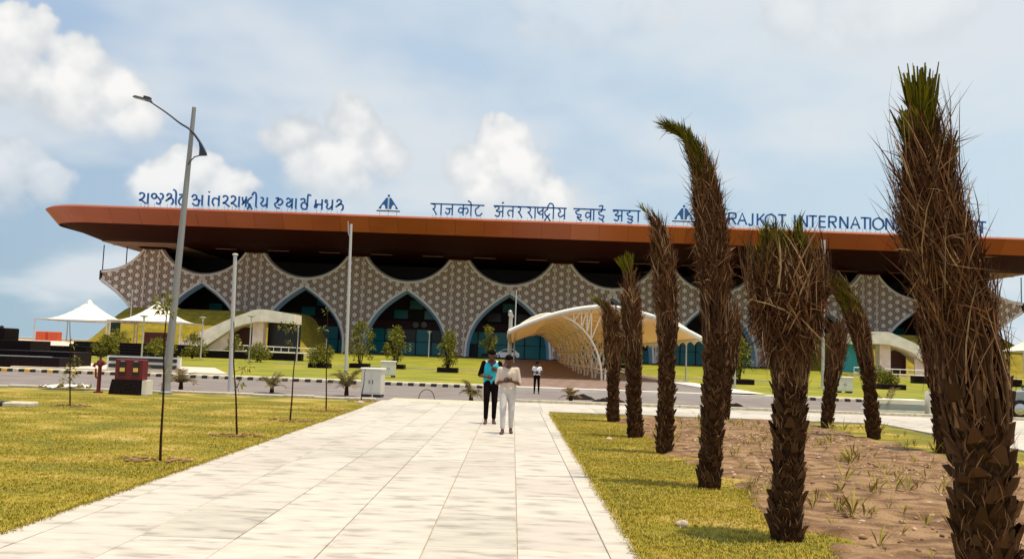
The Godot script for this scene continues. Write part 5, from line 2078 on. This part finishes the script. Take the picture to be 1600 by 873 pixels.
func boot_meshes() -> void:
	rng.seed = 700
	for k in 4:
		var g := G.new()
		var w := rng.randf_range(0.85, 1.1)
		var h := rng.randf_range(0.85, 1.15)
		var t := rng.randf_range(0.8, 1.2)
		var dark := Color(0.020, 0.009, 0.004).lerp(Color(0.050, 0.023, 0.010), rng.randf())
		var bl := Vector3(-0.055 * w, 0, 0)
		var br := Vector3(0.055 * w, 0, 0)
		var ml := Vector3(-0.058 * w, 0.05 * h, 0.028 * t)
		var mr := Vector3(0.058 * w, 0.05 * h, 0.028 * t)
		var tl := Vector3(-0.016 * w, 0.15 * h, 0.042 * t)
		var tr := Vector3(0.016 * w, 0.145 * h, 0.044 * t)
		var kl := Vector3(-0.02 * w, 0.135 * h, 0.012)
		var kr := Vector3(0.02 * w, 0.135 * h, 0.012)
		var il := Vector3(-0.06 * w, 0.04 * h, -0.02)
		var ir := Vector3(0.06 * w, 0.04 * h, -0.02)
		var o := Vector3(0, 0.06, -0.02)
		g.col = dark
		g.quad_o(bl, br, mr, ml, o)
		g.col = dark.lerp(Color(0.15, 0.075, 0.035), [0.25, 0.05, 0.45, 0.0][k])
		g.quad_o(ml, mr, tr, tl, o)
		g.quad_o(bl, ml, il, bl + Vector3(0, 0, -0.02), o)
		g.quad_o(br, mr, ir, br + Vector3(0, 0, -0.02), o)
		g.quad_o(ml, tl, kl, il, o)
		g.quad_o(mr, tr, kr, ir, o)
		g.col = [Color(0.16, 0.085, 0.04), Color(0.10, 0.05, 0.024), Color(0.24, 0.14, 0.07), Color(0.06, 0.03, 0.014)][k]
		g.quad_o(tl, tr, kr, kl, o)
		boots.append(g.mesh())


# spine: points above the base; prof: [share of length, radius]; sb: where the leaf bases end; sp: where leaflets begin
func palm(label: String, at: Vector3, spine: Array, prof: Array, sb: float, sp: float, fronds: int, density: float, green_from: float, wild: float, single: bool, sd: int, thick := 1.0, flare := 0.5, fans := []) -> void:
	rng.seed = sd
	var t := thing("date_palm", label, "palm tree", at, 0.0, "date palms with tied-up fronds")
	var pts := []
	for i in spine.size() - 1:
		var a: Vector3 = spine[maxi(i - 1, 0)]
		var b: Vector3 = spine[i]
		var c: Vector3 = spine[i + 1]
		var d: Vector3 = spine[mini(i + 2, spine.size() - 1)]
		for k in 6:
			var u := k / 6.0
			pts.append(0.5 * (2.0 * b + (c - a) * u + (2.0 * a - 5.0 * b + 4.0 * c - d) * u * u + (3.0 * b - a - 3.0 * c + d) * u * u * u))
	pts.append(spine[spine.size() - 1])
	# resample evenly
	var total := 0.0
	for i in pts.size() - 1:
		total += pts[i].distance_to(pts[i + 1])
	var even := []
	var run := 0.0
	var want := 0.0
	for i in pts.size() - 1:
		var l: float = pts[i].distance_to(pts[i + 1])
		while want <= run + l + 1e-6 and even.size() < 41:
			even.append(pts[i].lerp(pts[i + 1], (want - run) / maxf(l, 1e-6)))
			want += total / 40.0
		run += l
	if even.size() < 41:
		even.append(pts[pts.size() - 1])
	var g := G.new()
	var tp := []
	var tr := []
	var n := int(40 * minf(0.92, sp + 0.35))
	for i in n + 1:
		tp.append(even[i])
		var s := i / 40.0
		tr.append(prof_at(prof, s) * (0.88 if s < sb else lerpf(0.85, 0.35, clampf((s - sb) / 0.3, 0.0, 1.0))) * (1.1 if i == 0 else 1.0))
	g.tube(tp, tr, 12)
	obj("trunk", g, M.trunk, t)
	# leaf bases in spiral rows
	var per := 0.0078
	var count := int((sb + 0.03) * total / per)
	var all := G.new()
	for i in count:
		if rng.randf() < 0.10:
			continue
		var s := (i * per) / total
		var q := along(even, s)
		var a := i * 2.39996 + rng.randf_range(-0.12, 0.12)
		var y: Vector3 = q[1]
		var x := y.cross(Vector3.BACK).normalized()
		var z := x.cross(y)
		var out := x * cos(a) + z * sin(a)
		var side := y.cross(out)
		var r := prof_at(prof, s) * 0.80
		var tilt := Basis(side, rng.randf_range(-0.15, 0.4)) * Basis(out, rng.randf_range(-0.3, 0.3))
		var tr3 := Transform3D(tilt * Basis(side, y, out).scaled(Vector3(rng.randf_range(0.5, 0.95), rng.randf_range(0.5, 1.15), rng.randf_range(0.4, 1.0))), q[0] + out * r)
		var m: Mesh = boots[rng.randi() % 4]
		if single:
			var o := obj("leaf_base", m, M.dry, t)
			o.transform = tr3
		else:
			var ar := m.surface_get_arrays(0)
			for k in ar[Mesh.ARRAY_VERTEX].size():
				all.v.append(tr3 * ar[Mesh.ARRAY_VERTEX][k])
				all.n.append((tr3.basis * ar[Mesh.ARRAY_NORMAL][k]).normalized())
				all.c.append(ar[Mesh.ARRAY_COLOR][k])
	if not single:
		stuff(obj("leaf_bases", all, M.dry, t))
	# fronds
	for f in fronds:
		var layer := float(f) / fronds            # 0 outermost
		var a := f * 2.39996 + rng.randf_range(-0.2, 0.2)
		var s0 := sb - 0.03 + layer * 0.12
		var s1 := lerpf(0.72, 1.0, pow(layer, 0.7)) + rng.randf_range(-0.1, 0.03)
		s1 = minf(s1, 1.0)
		var swirl := rng.randf_range(-0.5, 0.5)
		var rp := []
		var rr := []
		var fr := []
		var shrink := 1.0 - 0.62 * layer
		g = G.new()
		var steps := 16
		for i in steps + 1:
			var u := float(i) / steps
			var s := lerpf(s0, s1, u)
			var q := along(even, s)
			var y: Vector3 = q[1]
			var x := y.cross(Vector3.BACK).normalized()
			var z := x.cross(y)
			var an := a + swirl * u
			var out := x * cos(an) + z * sin(an)
			var r := prof_at(prof, s) * lerpf(0.98, shrink * rng.randf_range(0.93, 1.07), minf(1.0, u * 2.0))
			rp.append(q[0] + out * r)
			rr.append(lerpf(0.013, 0.004, u))
			fr.append([y, out, y.cross(out)])
		var straw := rng.randf()
		g.col = Color(0.055, 0.026, 0.012).lerp(Color(0.27, 0.155, 0.075), straw * straw * straw)
		g.tube(rp, rr, 4, false)
		var len_m := (s1 - s0) * total
		var pairs := int(len_m * density)
		for i in pairs:
			var u := (i + rng.randf()) / pairs
			var s := lerpf(s0, s1, u)
			if s < sp + rng.randf_range(-0.05, 0.05):
				continue
			var k := mini(int(u * steps), steps - 1)
			var p: Vector3 = rp[k].lerp(rp[k + 1], u * steps - k)
			var y: Vector3 = fr[k][0]
			var out: Vector3 = fr[k][1]
			var side: Vector3 = fr[k][2]
			for w in [-1.0, 1.0]:
				var green := s > green_from + rng.randf_range(-0.05, 0.05)
				var loose := rng.randf() < wild * (0.35 if green else 1.0) * (1.0 - layer * 0.6)
				var dir: Vector3
				var bend: Vector3
				var l := rng.randf_range(0.13, 0.29)
				if loose:
					dir = (y * rng.randf_range(0.55, 1.0) * (-1.0 if rng.randf() < 0.3 else 1.0) + side * rng.randf_range(-0.75, 0.75) + out * rng.randf_range(-0.05, flare)).normalized()
					bend = side * rng.randf_range(-0.9, 0.9) + out * rng.randf_range(-0.6, 0.1) + Vector3(0, rng.randf_range(-0.8, 0.4), 0)
				else:
					var th := rng.randf_range(0.1, 0.5)
					dir = (y * cos(th) + (side * w * rng.randf_range(0.2, 1.0) + out * rng.randf_range(-0.3, 0.6)).normalized() * sin(th)).normalized()
					bend = out * rng.randf_range(-0.2, 0.25) + side * rng.randf_range(-0.2, 0.2)
				if thick < 0.8:
					l *= 0.78
				if green:
					l *= 0.85
					g.col = Color(0.040, 0.042, 0.003).lerp(Color(0.22, 0.20, 0.012), pow(rng.randf(), 1.5))
				elif rng.randf() < 0.90:
					g.col = Color(0.034, 0.013, 0.005).lerp(Color(0.19, 0.080, 0.030), pow(rng.randf(), 1.4))
				else:
					g.col = Color(0.28, 0.15, 0.066).lerp(Color(0.52, 0.335, 0.175), rng.randf())
				var across := dir.cross(out + Vector3(rng.randfn(), rng.randfn(), rng.randfn()) * 0.6).normalized()
				g.blade(p, dir, across, l, rng.randf_range(0.0055, 0.0125) * thick, bend)
		obj("frond", g, M.dry, t)
	# old leaf strands lying along the bundle
	g = G.new()
	for i in int(fronds * 9):
		var s := rng.randf_range(sb - 0.04, 0.86)
		var q := along(even, s)
		var y: Vector3 = q[1]
		var x := y.cross(Vector3.BACK).normalized()
		var a := rng.randf() * TAU
		var out := x * cos(a) + x.cross(y) * sin(a)
		var side := y.cross(out)
		var dir := (y + side * rng.randf_range(-0.45, 0.45) + out * rng.randf_range(0.0, 0.18)).normalized()
		g.col = Color(0.034, 0.013, 0.005).lerp(Color(0.24, 0.11, 0.045), pow(rng.randf(), 1.8)) if rng.randf() < 0.88 else Color(0.26, 0.15, 0.075).lerp(Color(0.42, 0.28, 0.15), rng.randf())
		g.blade(q[0] + out * prof_at(prof, s) * rng.randf_range(0.9, 1.08), dir, (side + out * rng.randf_range(-0.5, 0.5)).normalized(), rng.randf_range(0.25, 0.6), rng.randf_range(0.006, 0.013) * thick, side * rng.randf_range(-0.3, 0.3) - out * rng.randf_range(0.0, 0.3))
	for i in (700 if single else 160):      # fibre between the leaf bases
		var s := rng.randf_range(0.0, sb)
		var q := along(even, s)
		var y: Vector3 = q[1]
		var x := y.cross(Vector3.BACK).normalized()
		var a := rng.randf() * TAU
		var out := x * cos(a) + x.cross(y) * sin(a)
		var side := y.cross(out)
		g.col = Color(0.05, 0.022, 0.010).lerp(Color(0.30, 0.17, 0.085), pow(rng.randf(), 2.0))
		g.blade(q[0] + out * prof_at(prof, s) * rng.randf_range(0.9, 1.1), (y + side * rng.randf_range(-0.8, 0.8) + out * rng.randf_range(0.0, 0.5)).normalized(), side, rng.randf_range(0.05, 0.13), rng.randf_range(0.004, 0.010) * thick, side * rng.randf_range(-0.5, 0.5))
	stuff(obj("dry_strands", g, M.dry, t))
	for e in fans:          # [share of the spine, tilt to the right, length, leaflets]
		var q := along(even, e[0])
		var dir: Vector3 = (q[1] + Vector3(e[1], 0, 0.12)).normalized()
		g = G.new()
		for k in 3:
			g.fan(q[0] + Vector3(e[1] * 0.12, 0, 0.03 * (k - 1)), dir, dir.cross(Vector3.BACK).normalized(), e[2] * (1.0 - 0.1 * k), int(e[3]), rng)
		obj("cut_frond", g, M.dry, t)


func palms() -> void:
	boot_meshes()
	var V := func(list: Array) -> Array:
		var o := []
		for e in list:
			o.append(Vector3(e[0], e[1], e[2]))
		return o
	palm("nearest and largest date palm, at the right edge", Vector3(2.58, -0.03, -4.86), V.call([[0, 0, 0], [-0.03, 0.64, 0], [-0.05, 1.22, 0], [-0.11, 1.70, 0], [-0.20, 2.08, 0], [-0.31, 2.49, 0], [-0.36, 2.88, 0.02], [-0.41, 3.18, 0.04]]),
		[[0, 0.17], [0.2, 0.148], [0.40, 0.155], [0.48, 0.175], [0.56, 0.175], [0.66, 0.175], [0.78, 0.165], [0.88, 0.135], [0.95, 0.085], [1.0, 0.06]], 0.43, 0.60, 60, 95.0, 0.90, 0.6, true, 801, 0.75, 0.22, [[0.93, 0.02, 0.34, 26], [0.9, -0.30, 0.24, 12], [0.82, 0.20, 0.34, 20]])
	palm("bushy palm with a wide spreading crown, second from the right edge", Vector3(2.62, -0.03, -8.55), V.call([[0, 0, 0], [0.02, 1.0, 0], [0.02, 1.6, 0], [0.0, 2.15, 0], [-0.03, 2.60, 0], [-0.06, 2.90, 0]]),
		[[0, 0.155], [0.3, 0.135], [0.47, 0.15], [0.6, 0.19], [0.68, 0.22], [0.73, 0.32], [0.82, 0.385], [0.93, 0.37], [1.0, 0.30]], 0.50, 0.66, 110, 120.0, 0.87, 0.7, true, 802, 1.45, 0.6)
	palm("tall palm whose green tip hooks to the left", Vector3(2.62, -0.03, -11.85), V.call([[0, 0, 0], [0.05, 1.65, 0], [0.02, 2.75, 0], [-0.06, 3.60, 0], [-0.17, 4.2, 0], [-0.36, 4.60, 0], [-0.68, 4.78, 0.02]]),
		[[0, 0.155], [0.3, 0.14], [0.42, 0.165], [0.55, 0.19], [0.72, 0.19], [0.84, 0.14], [0.93, 0.08], [1.0, 0.04]], 0.40, 0.52, 52, 75.0, 0.80, 0.5, true, 803, 1.2, 0.35)
	palm("slender palm with a bent straw-coloured tip over the canopy", Vector3(2.72, -0.03, -15.9), V.call([[0, 0, 0], [0.02, 1.63, 0], [-0.05, 3.0, 0], [-0.18, 3.9, 0], [-0.32, 4.2, 0], [-0.48, 4.36, 0]]),
		[[0, 0.15], [0.35, 0.135], [0.5, 0.18], [0.75, 0.175], [0.9, 0.12], [1.0, 0.05]], 0.45, 0.56, 38, 60.0, 0.93, 0.5, true, 804, 1.3, 0.35)
	palm("palm with an upright green tuft, second from the left of its row", Vector3(2.63, -0.03, -18.96), V.call([[0, 0, 0], [-0.08, 1.6, 0], [-0.14, 2.5, 0], [-0.18, 3.1, 0], [-0.24, 3.85, 0]]),
		[[0, 0.165], [0.3, 0.15], [0.5, 0.2], [0.72, 0.20], [0.80, 0.12], [0.86, 0.06], [1.0, 0.04]], 0.42, 0.55, 34, 44.0, 0.86, 0.4, false, 805, 1.4, 0.4, [[0.9, 0.02, 0.42, 14], [0.9, -0.45, 0.4, 12]])
	palm("leftmost palm of the row, its green tuft pointing left", Vector3(2.66, -0.03, -23.36), V.call([[0, 0, 0], [-0.03, 1.2, 0], [-0.06, 2.0, 0], [-0.14, 2.75, 0], [-0.35, 3.02, 0], [-0.62, 3.2, 0]]),
		[[0, 0.165], [0.3, 0.15], [0.5, 0.22], [0.75, 0.22], [0.85, 0.12], [1.0, 0.05]], 0.40, 0.52, 34, 44.0, 0.84, 0.4, false, 806, 1.5)
	palm("short brown palm leaning right between two larger palms", Vector3(8.35, -0.03, -23.87), V.call([[0, 0, 0], [0.08, 0.9, 0], [0.16, 1.5, 0], [0.28, 2.2, 0], [0.36, 2.95, 0]]),
		[[0, 0.165], [0.3, 0.15], [0.5, 0.22], [0.75, 0.25], [1.0, 0.14]], 0.38, 0.52, 30, 30.0, 1.2, 0.3, false, 807, 1.5)
	palm("palm arching left with a feathery green head", Vector3(8.43, -0.03, -20.96), V.call([[0, 0, 0], [-0.14, 1.5, 0], [-0.38, 2.6, 0], [-0.7, 3.3, 0], [-1.02, 3.62, 0], [-1.55, 3.62, 0.02]]),
		[[0, 0.165], [0.3, 0.14], [0.5, 0.2], [0.75, 0.2], [0.9, 0.17], [1.0, 0.07]], 0.38, 0.50, 40, 70.0, 0.66, 0.2, false, 808, 1.5)
	palm("palm half hidden to the left of the nearest palm", Vector3(8.62, -0.03, -18.0), V.call([[0, 0, 0], [-0.08, 1.2, 0], [-0.18, 2.1, 0], [-0.32, 2.9, 0], [-0.42, 3.3, 0]]),
		[[0, 0.18], [0.3, 0.16], [0.5, 0.24], [0.75, 0.27], [1.0, 0.12]], 0.40, 0.52, 32, 32.0, 0.88, 0.3, false, 809, 1.5)
	palm("brown palm half hidden behind the tall hooked palm", Vector3(6.0, -0.03, -25.5), V.call([[0, 0, 0], [0.12, 1.6, 0], [0.2, 2.6, 0], [0.3, 3.4, 0]]),
		[[0, 0.165], [0.3, 0.155], [0.5, 0.26], [0.75, 0.3], [1.0, 0.15]], 0.40, 0.52, 30, 30.0, 1.2, 0.3, false, 810, 1.5)


# ---------- people ----------
# bones: [from, to, radius, radius]; one smooth closed surface over them (surface nets on a distance field)
func flesh(bones: Array, cell: float, k: float, into: G) -> void:
	var lo := Vector3.INF
	var hi := -Vector3.INF
	for b in bones:
		var r := maxf(b[2], b[3]) + 2.5 * cell
		for p in [b[0], b[1]]:
			lo = lo.min(p - Vector3.ONE * r)
			hi = hi.max(p + Vector3.ONE * r)
	var nx := int((hi.x - lo.x) / cell) + 2
	var ny := int((hi.y - lo.y) / cell) + 2
	var nz := int((hi.z - lo.z) / cell) + 2
	var f := PackedFloat32Array()
	f.resize(nx * ny * nz)
	f.fill(1.0)
	for b in bones:
		var a: Vector3 = b[0]
		var ba: Vector3 = b[1] - b[0]
		var l2 := maxf(ba.length_squared(), 1e-9)
		var ra: float = b[2]
		var rb: float = b[3]
		var r := maxf(ra, rb) + k + 2.0 * cell
		var b0: Vector3 = (a.min(b[1]) - Vector3.ONE * r - lo) / cell
		var b1: Vector3 = (a.max(b[1]) + Vector3.ONE * r - lo) / cell
		for z in range(maxi(0, int(b0.z)), mini(nz, int(b1.z) + 1)):
			for y in range(maxi(0, int(b0.y)), mini(ny, int(b1.y) + 1)):
				var row := (z * ny + y) * nx
				for x in range(maxi(0, int(b0.x)), mini(nx, int(b1.x) + 1)):
					var p := lo + Vector3(x, y, z) * cell - a
					var h := clampf(p.dot(ba) / l2, 0.0, 1.0)
					var d := (p - ba * h).length() - ra - (rb - ra) * h
					var e := f[row + x]
					var m := maxf(k - absf(d - e), 0.0) / k
					f[row + x] = minf(d, e) - m * m * k * 0.25
	var id := {}
	var vs := PackedVector3Array()
	var step := [1, nx, nx * ny]
	for z in nz - 1:
		for y in ny - 1:
			for x in nx - 1:
				var at := (z * ny + y) * nx + x
				var s0 := f[at] < 0.0
				var same := true
				for c in 8:
					if (f[at + (c & 1) + ((c >> 1) & 1) * nx + ((c >> 2) & 1) * nx * ny] < 0.0) != s0:
						same = false
						break
				if same:
					continue
				var sum := Vector3.ZERO
				var n := 0
				for c in 8:
					for ax in 3:
						if c & (1 << ax):
							continue
						var c2 := c | (1 << ax)
						var fa := f[at + (c & 1) + ((c >> 1) & 1) * nx + ((c >> 2) & 1) * nx * ny]
						var fb := f[at + (c2 & 1) + ((c2 >> 1) & 1) * nx + ((c2 >> 2) & 1) * nx * ny]
						if (fa < 0.0) == (fb < 0.0):
							continue
						var q := Vector3(c & 1, (c >> 1) & 1, (c >> 2) & 1)
						q[ax] += fa / (fa - fb)
						sum += q
						n += 1
				id[at] = vs.size()
				vs.append(lo + (Vector3(x, y, z) + sum / n) * cell)
	var ns := PackedVector3Array()
	ns.resize(vs.size())
	var quads := []
	for at in id:
		for ax in 3:
			var nb: int = at + step[ax]
			if (f[at] < 0.0) == (f[nb] < 0.0):
				continue
			var u: int = step[(ax + 1) % 3]
			var w: int = step[(ax + 2) % 3]
			if not (id.has(at - u) and id.has(at - w) and id.has(at - u - w)):
				continue
			var q := [id[at], id[at - u], id[at - u - w], id[at - w]]
			if f[at] < 0.0:
				q.reverse()
			quads.append(q)
			var m: Vector3 = (vs[q[2]] - vs[q[0]]).cross(vs[q[1]] - vs[q[3]])
			for i in q:
				ns[i] += m
	for q in quads:
		into.tri_n(vs[q[0]], vs[q[1]], vs[q[2]], ns[q[0]].normalized(), ns[q[1]].normalized(), ns[q[2]].normalized())
		into.tri_n(vs[q[0]], vs[q[2]], vs[q[3]], ns[q[0]].normalized(), ns[q[2]].normalized(), ns[q[3]].normalized())


func hand_bones(wrist: Vector3, dir: Vector3, palm_to: Vector3, thumb_side: Vector3) -> Array:
	var d := dir.normalized()
	var c := (palm_to - d * palm_to.dot(d)).normalized()      # where the fingers curl to
	var s := d.cross(c)
	if s.dot(thumb_side) < 0:
		s = -s
	var out := [[wrist - d * 0.02, wrist + d * 0.02, 0.026, 0.026]]
	for k in 4:
		var o := s * (0.030 - 0.020 * k)
		out.append([wrist + d * 0.015 + o * 0.6, wrist + d * 0.085 + o, 0.016, 0.0125])
		var l: float = [0.040, 0.045, 0.042, 0.033][k]
		var p0 := wrist + d * 0.085 + o
		var p1 := p0 + (d * 0.85 + c * 0.5).normalized() * l
		var p2 := p1 + (d * 0.2 + c).normalized() * l * 0.62
		var p3 := p2 + (c - d * 0.4).normalized() * l * 0.5
		out.append([p0, p1, 0.0105, 0.0095])
		out.append([p1, p2, 0.0095, 0.0085])
		out.append([p2, p3, 0.0085, 0.0075])
	var t0 := wrist + d * 0.03 + s * 0.026
	var t1 := t0 + (s * 0.8 + d * 0.6 + c * 0.4).normalized() * 0.042
	var t2 := t1 + (d + c * 0.6).normalized() * 0.034
	out.append([t0, t1, 0.014, 0.0115])
	out.append([t1, t2, 0.0115, 0.009])
	return out


# pose: shoulders at rest, elbows and wrists given for the picture's left (l) and right (r); faces +z
func person(label: String, at: Vector3, tall: float, turn: float, p: Dictionary) -> Node3D:
	var t := thing("person", label, "person", at, turn)
	var k := tall / 1.70
	t.scale = Vector3.ONE * k
	var hl: Vector3 = p.wl
	var hr: Vector3 = p.wr
	var sl := Vector3(-0.185, 1.395, -0.01)
	var sr := Vector3(0.185, 1.395, -0.01)
	var hip_l := Vector3(-0.085, 0.92, 0)
	var hip_r := Vector3(0.085, 0.92, 0)
	var fl: Vector3 = p.fl
	var fr: Vector3 = p.fr
	var kl := (hip_l + fl) / 2 + Vector3(-0.005, 0.03, 0.05)
	var kr := (hip_r + fr) / 2 + Vector3(0.005, 0.03, 0.05)
	var g := G.new()
	var bones := [
		[Vector3(0, 1.40, -0.02), Vector3(0, 1.50, 0.0), 0.058, 0.054],
		[Vector3(-0.07, 1.30, 0), Vector3(-0.06, 1.02, 0), 0.085, 0.08], [Vector3(0.07, 1.30, 0), Vector3(0.06, 1.02, 0), 0.085, 0.08],
		[sl * 0.8 + Vector3(0, 0.278, 0), sr * 0.8 + Vector3(0, 0.278, 0), 0.05, 0.05],
		[sl, p.el, 0.048, 0.038], [p.el, hl, 0.038, 0.026], [sr, p.er, 0.048, 0.038], [p.er, hr, 0.038, 0.026],
		[hip_l, kl, 0.075, 0.052], [kl, fl, 0.050, 0.034], [hip_r, kr, 0.075, 0.052], [kr, fr, 0.050, 0.034],
		[fl + Vector3(0, -0.03, -0.02), fl + Vector3(-0.02, -0.05, 0.14), 0.036, 0.026], [fr + Vector3(0, -0.03, -0.02), fr + Vector3(0.02, -0.05, 0.14), 0.036, 0.026]]
	flesh(bones, 0.014, 0.03, g)
	# head, bowed about the top of the neck
	var nod := Transform3D(Basis(Vector3.RIGHT, p.nod), Vector3(0, 1.49, 0.0))
	var H := func(x: float, y: float, z: float) -> Vector3: return nod * Vector3(x, y, z)
	flesh([
		[H.call(0, -0.02, 0), H.call(0, 0.05, 0.01), 0.052, 0.055],
		[H.call(0, 0.135, -0.018), H.call(0, 0.13, 0.02), 0.086, 0.078], [H.call(0, 0.085, 0.03), H.call(0, 0.045, 0.052), 0.062, 0.040],
		[H.call(0, 0.115, 0.098), H.call(0, 0.082, 0.112), 0.010, 0.016], [H.call(-0.03, 0.135, 0.085), H.call(0.03, 0.135, 0.085), 0.013, 0.013],
		[H.call(-0.022, 0.052, 0.088), H.call(0.022, 0.052, 0.088), 0.009, 0.009],
		[H.call(-0.083, 0.12, -0.005), H.call(-0.08, 0.085, 0.0), 0.014, 0.010], [H.call(0.083, 0.12, -0.005), H.call(0.08, 0.085, 0.0), 0.014, 0.010]], 0.0075, 0.012, g)
	flesh(hand_bones(hl, hl - p.el, p.get("palm_l", Vector3(0.4, 0.4, -0.6)), Vector3(0.2, 1, 0)), 0.0055, 0.006, g)
	flesh(hand_bones(hr, hr - p.er, p.get("palm_r", Vector3(-0.4, 0.4, -0.6)), Vector3(-0.2, 1, 0)), 0.0055, 0.006, g)
	obj("body", g, M.skin, t)
	for s in [-1.0, 1.0]:
		g = G.new()
		g.ball(H.call(s * 0.031, 0.112, 0.088), Vector3(0.011, 0.008, 0.007), 5, 8)
		obj("eye", g, M.black, t)
	g = G.new()
	flesh([[H.call(0, 0.152, -0.030), H.call(0, 0.165, 0.018), 0.087, 0.072], [H.call(-0.052, 0.14, -0.025), H.call(-0.048, 0.18, 0.01), 0.038, 0.034], [H.call(0.052, 0.14, -0.025), H.call(0.048, 0.18, 0.01), 0.038, 0.034], [H.call(0, 0.10, -0.055), H.call(0, 0.05, -0.048), 0.058, 0.042]], 0.008, 0.015, g)
	obj("hair", g, M.hair, t)
	# shirt
	g = G.new()
	var hem: float = p.hem
	var fat: float = p.get("fat", 0.0)
	flesh([
		[Vector3(-0.085, 1.31, -0.005), Vector3(-0.085, hem + 0.10, 0.0), 0.105 + fat, 0.100 + fat], [Vector3(0.085, 1.31, -0.005), Vector3(0.085, hem + 0.10, 0.0), 0.105 + fat, 0.100 + fat],
		[Vector3(0, 1.28, 0.03), Vector3(0, hem + 0.1, 0.03), 0.095 + fat, 0.09 + fat],
		[Vector3(-0.13, 1.385, -0.01), Vector3(0.13, 1.385, -0.01), 0.066, 0.066]] + ([] if p.has("sleeve_mat") else [
		[sl, sl.lerp(p.el, p.sleeve), 0.062, 0.056], [sr, sr.lerp(p.er, p.sleeve), 0.062, 0.056]]), 0.013, 0.03, g)
	obj("shirt", g, p.shirt, t)
	if p.has("sleeve_mat"):
		for e in [[sl, p.el, -1.0], [sr, p.er, 1.0]]:
			g = G.new()
			flesh([[e[0] + Vector3(-0.01 * e[2], 0.004, 0), e[0].lerp(e[1], p.sleeve), 0.072, 0.056]], 0.013, 0.02, g)
			obj("sleeve", g, p.sleeve_mat, t)
			g = G.new()
			flesh([[Vector3(0.07 * e[2], 1.432, -0.005), Vector3(0.15 * e[2], 1.415, -0.005), 0.045, 0.05]], 0.012, 0.02, g)
			obj("shoulder_yoke", g, M.tee_white, t)
	if p.has("collar"):
		g = G.new()
		flesh([[Vector3(-0.05, 1.445, 0.03), Vector3(0.05, 1.445, 0.03), 0.05, 0.05], [Vector3(0, 1.42, 0.07), Vector3(0, 1.36, 0.10), 0.045, 0.03]], 0.012, 0.02, g)
		obj("collar", g, p.collar, t)
	# trousers
	g = G.new()
	var leg: float = p.get("leg", 0.0)
	flesh([
		[Vector3(-0.06, 0.96, 0), Vector3(0.06, 0.96, 0), 0.118, 0.118],
		[hip_l, kl, 0.092 + leg, 0.064 + leg], [kl, fl + Vector3(0, 0.06, 0), 0.062 + leg, 0.046 + leg],
		[hip_r, kr, 0.092 + leg, 0.064 + leg], [kr, fr + Vector3(0, 0.06, 0), 0.062 + leg, 0.046 + leg]], 0.013, 0.022, g)
	obj("trousers", g, p.trousers, t)
	for e in [[fl, -0.02], [fr, 0.02]]:
		g = G.new()
		flesh([[e[0] + Vector3(0, -0.045, -0.04), e[0] + Vector3(e[1], -0.055, 0.15), 0.042, 0.034], [e[0] + Vector3(0, -0.062, -0.04), e[0] + Vector3(e[1], -0.068, 0.15), 0.03, 0.034]], 0.010, 0.015, g)
		obj("shoe", g, p.shoe, t)
	return t


func held(label: String, owner_: Node3D, at: Vector3, size: Vector3, tilt: float) -> void:
	var g := G.new()
	g.slab(Vector3.ZERO, size, 0.003)
	var o := obj("phone", g, M.phone)
	o.transform = owner_.transform * Transform3D(Basis(Vector3.RIGHT, tilt), at)
	tag(o, label, "phone")


func people() -> void:
	var brown := flat(0.08, 0.035, 0.02, 0.6)
	var a := person("person in turquoise top with black sleeves and black trousers, on the walkway", Vector3(-0.47, 0.005, -20.8), 1.67, 0.05, {
		"el": Vector3(-0.27, 1.12, 0.0), "wl": Vector3(-0.10, 1.08, 0.19), "er": Vector3(0.26, 1.14, 0.02), "wr": Vector3(0.10, 1.24, 0.20),
		"fl": Vector3(-0.10, 0.085, 0.10), "fr": Vector3(0.09, 0.085, -0.02), "nod": 0.42, "hem": 0.86, "shirt": M.turquoise, "sleeve": 0.95, "sleeve_mat": M.trousers_black, "collar": M.maroon,
		"trousers": M.trousers_black, "shoe": brown, "leg": 0.004})
	held("phone held by the person in turquoise", a, Vector3(0.03, 1.27, 0.24), Vector3(0.075, 0.012, 0.15), 0.9)
	var b := person("person in a loose white shirt and pale trousers, walking on the walkway", Vector3(-0.07, 0.005, -18.4), 1.57, -0.04, {
		"el": Vector3(-0.245, 1.10, 0.0), "wl": Vector3(-0.08, 1.14, 0.22), "er": Vector3(0.245, 1.10, 0.0), "wr": Vector3(0.09, 1.15, 0.22),
		"fl": Vector3(-0.08, 0.085, 0.16), "fr": Vector3(0.09, 0.085, -0.10), "nod": 0.40, "hem": 0.84, "fat": 0.0, "shirt": M.shirt_white, "sleeve": 0.95,
		"trousers": M.jeans_pale, "shoe": brown, "leg": 0.006})
	held("phone held by the person in the white shirt", b, Vector3(0.0, 1.18, 0.28), Vector3(0.075, 0.012, 0.15), 0.8)
	person("distant person in a white top and black trousers, standing on the road", Vector3(1.16, -0.15, -41.6), 1.46, 0.0, {
		"el": Vector3(-0.27, 1.13, 0.0), "wl": Vector3(-0.05, 1.16, 0.18), "er": Vector3(0.27, 1.13, 0.0), "wr": Vector3(0.06, 1.10, 0.19),
		"fl": Vector3(-0.11, 0.085, 0.04), "fr": Vector3(0.12, 0.085, 0.0), "nod": 0.45, "hem": 0.92, "shirt": M.tee_white, "sleeve": 0.45,
		"trousers": M.trousers_black, "shoe": M.black})


func _ready() -> void:
	set_up()
	materials()
	ground_all()
	building()
	signs()
	canopy()
	far_works()
	poles()
	roadside()
	plants()
	palms()
	people()
	grass()
